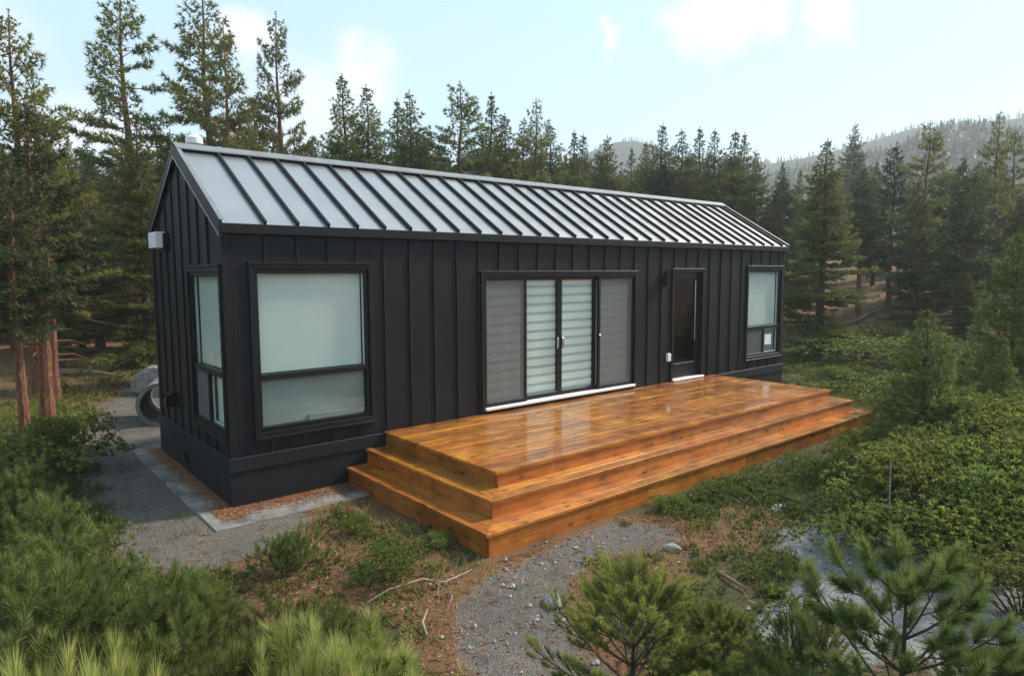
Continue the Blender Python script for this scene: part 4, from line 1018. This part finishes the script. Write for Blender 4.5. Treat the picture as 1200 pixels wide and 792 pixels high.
tag(link(bpy.data.objects.new('grass', tri_mesh('grass', V, n_grass, tt))), 'short green and straw grass across the clearing', 'grass', kind='stuff')

# dry needles and bark bits lying on the bare soil
X, Y = [], []
for n, x0, x1, y0, y1 in ((42000, -3, 8, -7.5, 0), (6000, -2, 2, 0, 9), (9000, 8, 16, -8, 2)):
    a, b = scatter(n, r5, x0, x1, y0, y1); X.append(a); Y.append(b)
X, Y = np.concatenate(X), np.concatenate(Y); ok, g_, p_, l_ = free(X, Y, .0)
keep = ok & in_view(X, Y) & (r5.random(len(X)) < np.clip(.25+l_, 0, 1)*(1-.7*np.maximum(g_, p_))*(.3+vnoise(X, Y, .35, 51)))
X, Y = X[keep], Y[keep]; Zc = height(X, Y); n = len(X)
d = r5.normal(size=(n, 3)); d[:, 2] = np.abs(d[:, 2])*.18
V, tt = fans(r5, np.stack([X, Y, Zc+.006], 1), d, 2, .045+.07*r5.random(n)**3, .0045, .25, np.clip(r5.random(n)*1.1, 0, 1))
tag(link(bpy.data.objects.new('ground_litter', tri_mesh('ground_litter', V, n_litter, tt))), 'dry needles and twigs strewn over the bare soil', 'litter', kind='stuff')

# ------------------------------------------------------------------ small things on the ground
def stick(name, label, pts, r0, mat=m_stick, cat='branch', twigs=()):
    def lift(p): return (p[0], p[1], gz(p[0], p[1])+p[2])
    mb = MB(); P_ = [lift(p) for p in pts]; n = len(P_); mb.tube(P_, [r0*(1-.65*i/(n-1)) for i in range(n)], 7)
    o = tag(mb.build(name, mat, None, 0, True), label, cat)
    for tw in twigs:
        mt = MB(); Q = [lift(p) for p in tw]; mt.tube(Q, [r0*.5*(1-.6*i/(len(Q)-1)) for i in range(len(Q))], 5); mt.build('twig', mat, o, 0, True)
    return o
stick('dead_branch', 'pale forked dead branch lying left of the dirt path', [(.10, -3.18, .03), (.35, -3.12, .05), (.62, -3.22, .10), (.80, -3.32, .06), (1.15, -3.25, .04)], .013,
      twigs=[[(.66, -3.25, .08), (.70, -3.35, .12), (.68, -3.42, .26)], [(.70, -3.3, .08), (.72, -3.55, .05), (.55, -3.72, .03)]])
stick('dead_branch', 'short grey stick lying on the left path edge', [(.20, -3.95, .03), (.27, -3.78, .045), (.42, -3.62, .05)], .013)
stick('dead_branch', 'long thin leaning dead branch above the pale gravel', [(4.86, -4.25, .22), (4.80, -4.6, .20), (4.6, -4.95, .16), (4.35, -5.2, .08)], .013, m_twig)
stick('dead_branch', 'short brown stick on the dry grass right of path', [(2.95, -4.72, .03), (2.85, -4.95, .04), (2.80, -5.12, .03)], .022, m_log)
stick('marker_stake', 'thin upright pale stake behind the pale gravel pine', [(4.5, -5.62, -.1), (4.5, -5.62, .4), (4.505, -5.61, .95)], .012, m_conc, 'stake')
(lx, ly, lz), _ = at_pixel(95, 22); 
def log(u0, D0, u1, D1, r0, label):
    (a, b, c), _ = at_pixel(u0, D0); (d, e, f), _ = at_pixel(u1, D1)
    stick('fallen_log', label, [(a, b, r0*.8), ((a+d)/2+.1, (b+e)/2, r0*.9), (d, e, r0*.7)], r0, m_log, 'log', twigs=[[((a+d)/2, (b+e)/2, r0), ((a+d)/2+.1, (b+e)/2+.2, .35)]])
log(62, 23, 135, 21, .11, 'fallen log on the forest floor right of left trunks')
log(30, 27, 128, 29, .12, 'far fallen log crossing the lit forest floor at left')
log(980, 33, 1030, 38, .14, 'fallen log under the red trunked conifer')
def boulder(label, x, y, sx, sy, sz, mat, seed, name='boulder', sub=3):
    bm = bmesh.new(); bmesh.ops.create_icosphere(bm, subdivisions=sub, radius=1); r = np.random.default_rng(seed)
    pl = [unit(r.normal(size=3)) for _ in range(9)]; of = r.uniform(.55, .9, 9)
    for v in bm.verts:
        p = np.array(v.co)
        for n_, o_ in zip(pl, of):
            d_ = p@n_
            if d_ > o_: p = p - n_*(d_-o_)*.85
        p = p*(1+.06*r.normal()*.5); v.co = (p[0]*sx, p[1]*sy, p[2]*sz)
    me = bpy.data.meshes.new(name); bm.to_mesh(me); bm.free(); me.materials.append(mat)
    o = link(bpy.data.objects.new(name, me)); o.location = (x, y, gz(x, y)+sz*.45); o.rotation_euler = (0, 0, r.random()*6.28); tag(o, label, 'rock'); return o
boulder('large grey boulder behind the rear corner of cabin', 1.25, 9.3, .75, .55, .48, m_rock, 5)
boulder('pale rock at the right edge of the dirt path', 1.36, -4.14, .10, .08, .07, m_rockw, 6, 'rock')
boulder('small white rock on dry grass before the steps', 3.05, -4.12, .10, .06, .05, m_rockw, 7, 'rock')
boulder('flat pale stone beside the long leaning branch', 4.98, -4.25, .14, .10, .035, m_rockw, 8, 'rock')
boulder('tiny white stone in the bottom left bushes', -.55, -3.75, .05, .04, .04, m_rockw, 9, 'rock')
r6 = np.random.default_rng(12); V = []
for k in range(620):                     # crushed stone by the right end of the steps and along the paths
    if k < 45: x, y = 6.6+r6.normal()*.35, -3.32+r6.normal()*.10
    else:
        a = [GRAV, GRAV2, PATH, GRAV][k % 4]; i = r6.integers(len(a)-1); f = r6.random(); x, y = np.array(a[i])*(1-f)+np.array(a[i+1])*f + r6.normal(size=2)*.32
    if rectdist(x, y, K0-G1, K1+G1, -KD-G1, 0) < .04: continue
    s = .010+.03*r6.random()**2.5; z = gz(x, y)+s*.3; c = np.array([x, y, z])
    q = [c+np.array(d)*s*r6.uniform(.6, 1.2) for d in ((1, 0, 0), (0, 1, 0), (-1, 0, 0), (0, -1, 0), (0, 0, .8), (0, 0, -.8))]
    for a, b, e in ((0, 1, 4), (1, 2, 4), (2, 3, 4), (3, 0, 4), (1, 0, 5), (2, 1, 5), (3, 2, 5), (0, 3, 5)): V += [q[a], q[b], q[e]]
tag(link(bpy.data.objects.new('loose_stones', tri_mesh('loose_stones', np.array(V), m_rockw))), 'loose pale stones scattered on the gravel and by steps', 'stones', kind='stuff')
# concrete pipe section lying behind the cabin
cp = MB(); n = 28; ln = 1.3; cx, cyy, ro, ri = .42, 5.55, .42, .35; dirp = np.array([.35, .94, 0]); dirp /= np.linalg.norm(dirp); sdp = np.array([dirp[1], -dirp[0], 0])
base = np.array([cx, cyy, gz(cx, cyy)+ro-.03]); rings = []
for off, rad in ((0, ro), (ln, ro), (ln, ri), (0, ri)):
    rings.append([base + dirp*off + rad*(sdp*math.cos(6.2832*k/n) + np.array([0, 0, 1])*math.sin(6.2832*k/n)) for k in range(n)])
cp.v = [tuple(q) for rg in rings for q in rg]; cp.f = [((j*n+k), (j*n+(k+1) % n), (((j+1) % 4)*n+(k+1) % n), (((j+1) % 4)*n+k)) for j in range(4) for k in range(n)]
tag(cp.build('culvert_pipe', m_conc), 'round concrete pipe lying behind the cabin rear corner', 'pipe')
# strip of road seen through the young trees
rp = [at_pixel(u, D)[0] for u, D in ((1105, 23), (1140, 20), (1200, 18.5), (1290, 17.5), (1420, 17.5))]
mb = MB(); ctr_ = [np.array(p) for p in rp]
for i in range(len(ctr_)-1):
    for j in range(6):
        a = ctr_[i]*(1-j/6)+ctr_[i+1]*(j/6); b = ctr_[i]*(1-(j+1)/6)+ctr_[i+1]*((j+1)/6)
        w = np.array([.9, .45, 0])*.95
        q = [a-w, b-w, b+w, a+w]; q = [(p[0], p[1], gz(p[0], p[1])+.06) for p in q]
        mb.add(q, [(0, 1, 2, 3)])
tag(mb.build('road', simple('asphalt', (.16, .16, .165), .8, 0, .3, .3, 2., .004, 60.)), kind='structure')

# ------------------------------------------------------------------ haze over the valley
m_hz, t, o = mat_new('haze_air'); pv = N(t, 'ShaderNodeVolumePrincipled'); pv.inputs['Color'].default_value = (.86, .92, 1, 1)
pv.inputs['Density'].default_value = .0009; pv.inputs['Anisotropy'].default_value = .2; t.links.new(pv.outputs[0], o.inputs['Volume'])
mb = MB(); mb.box(-860, 860, -860, 860, -3, 135); tag(mb.build('haze', m_hz), 'pale blue haze hanging over the clearing and hills', 'haze', kind='stuff')
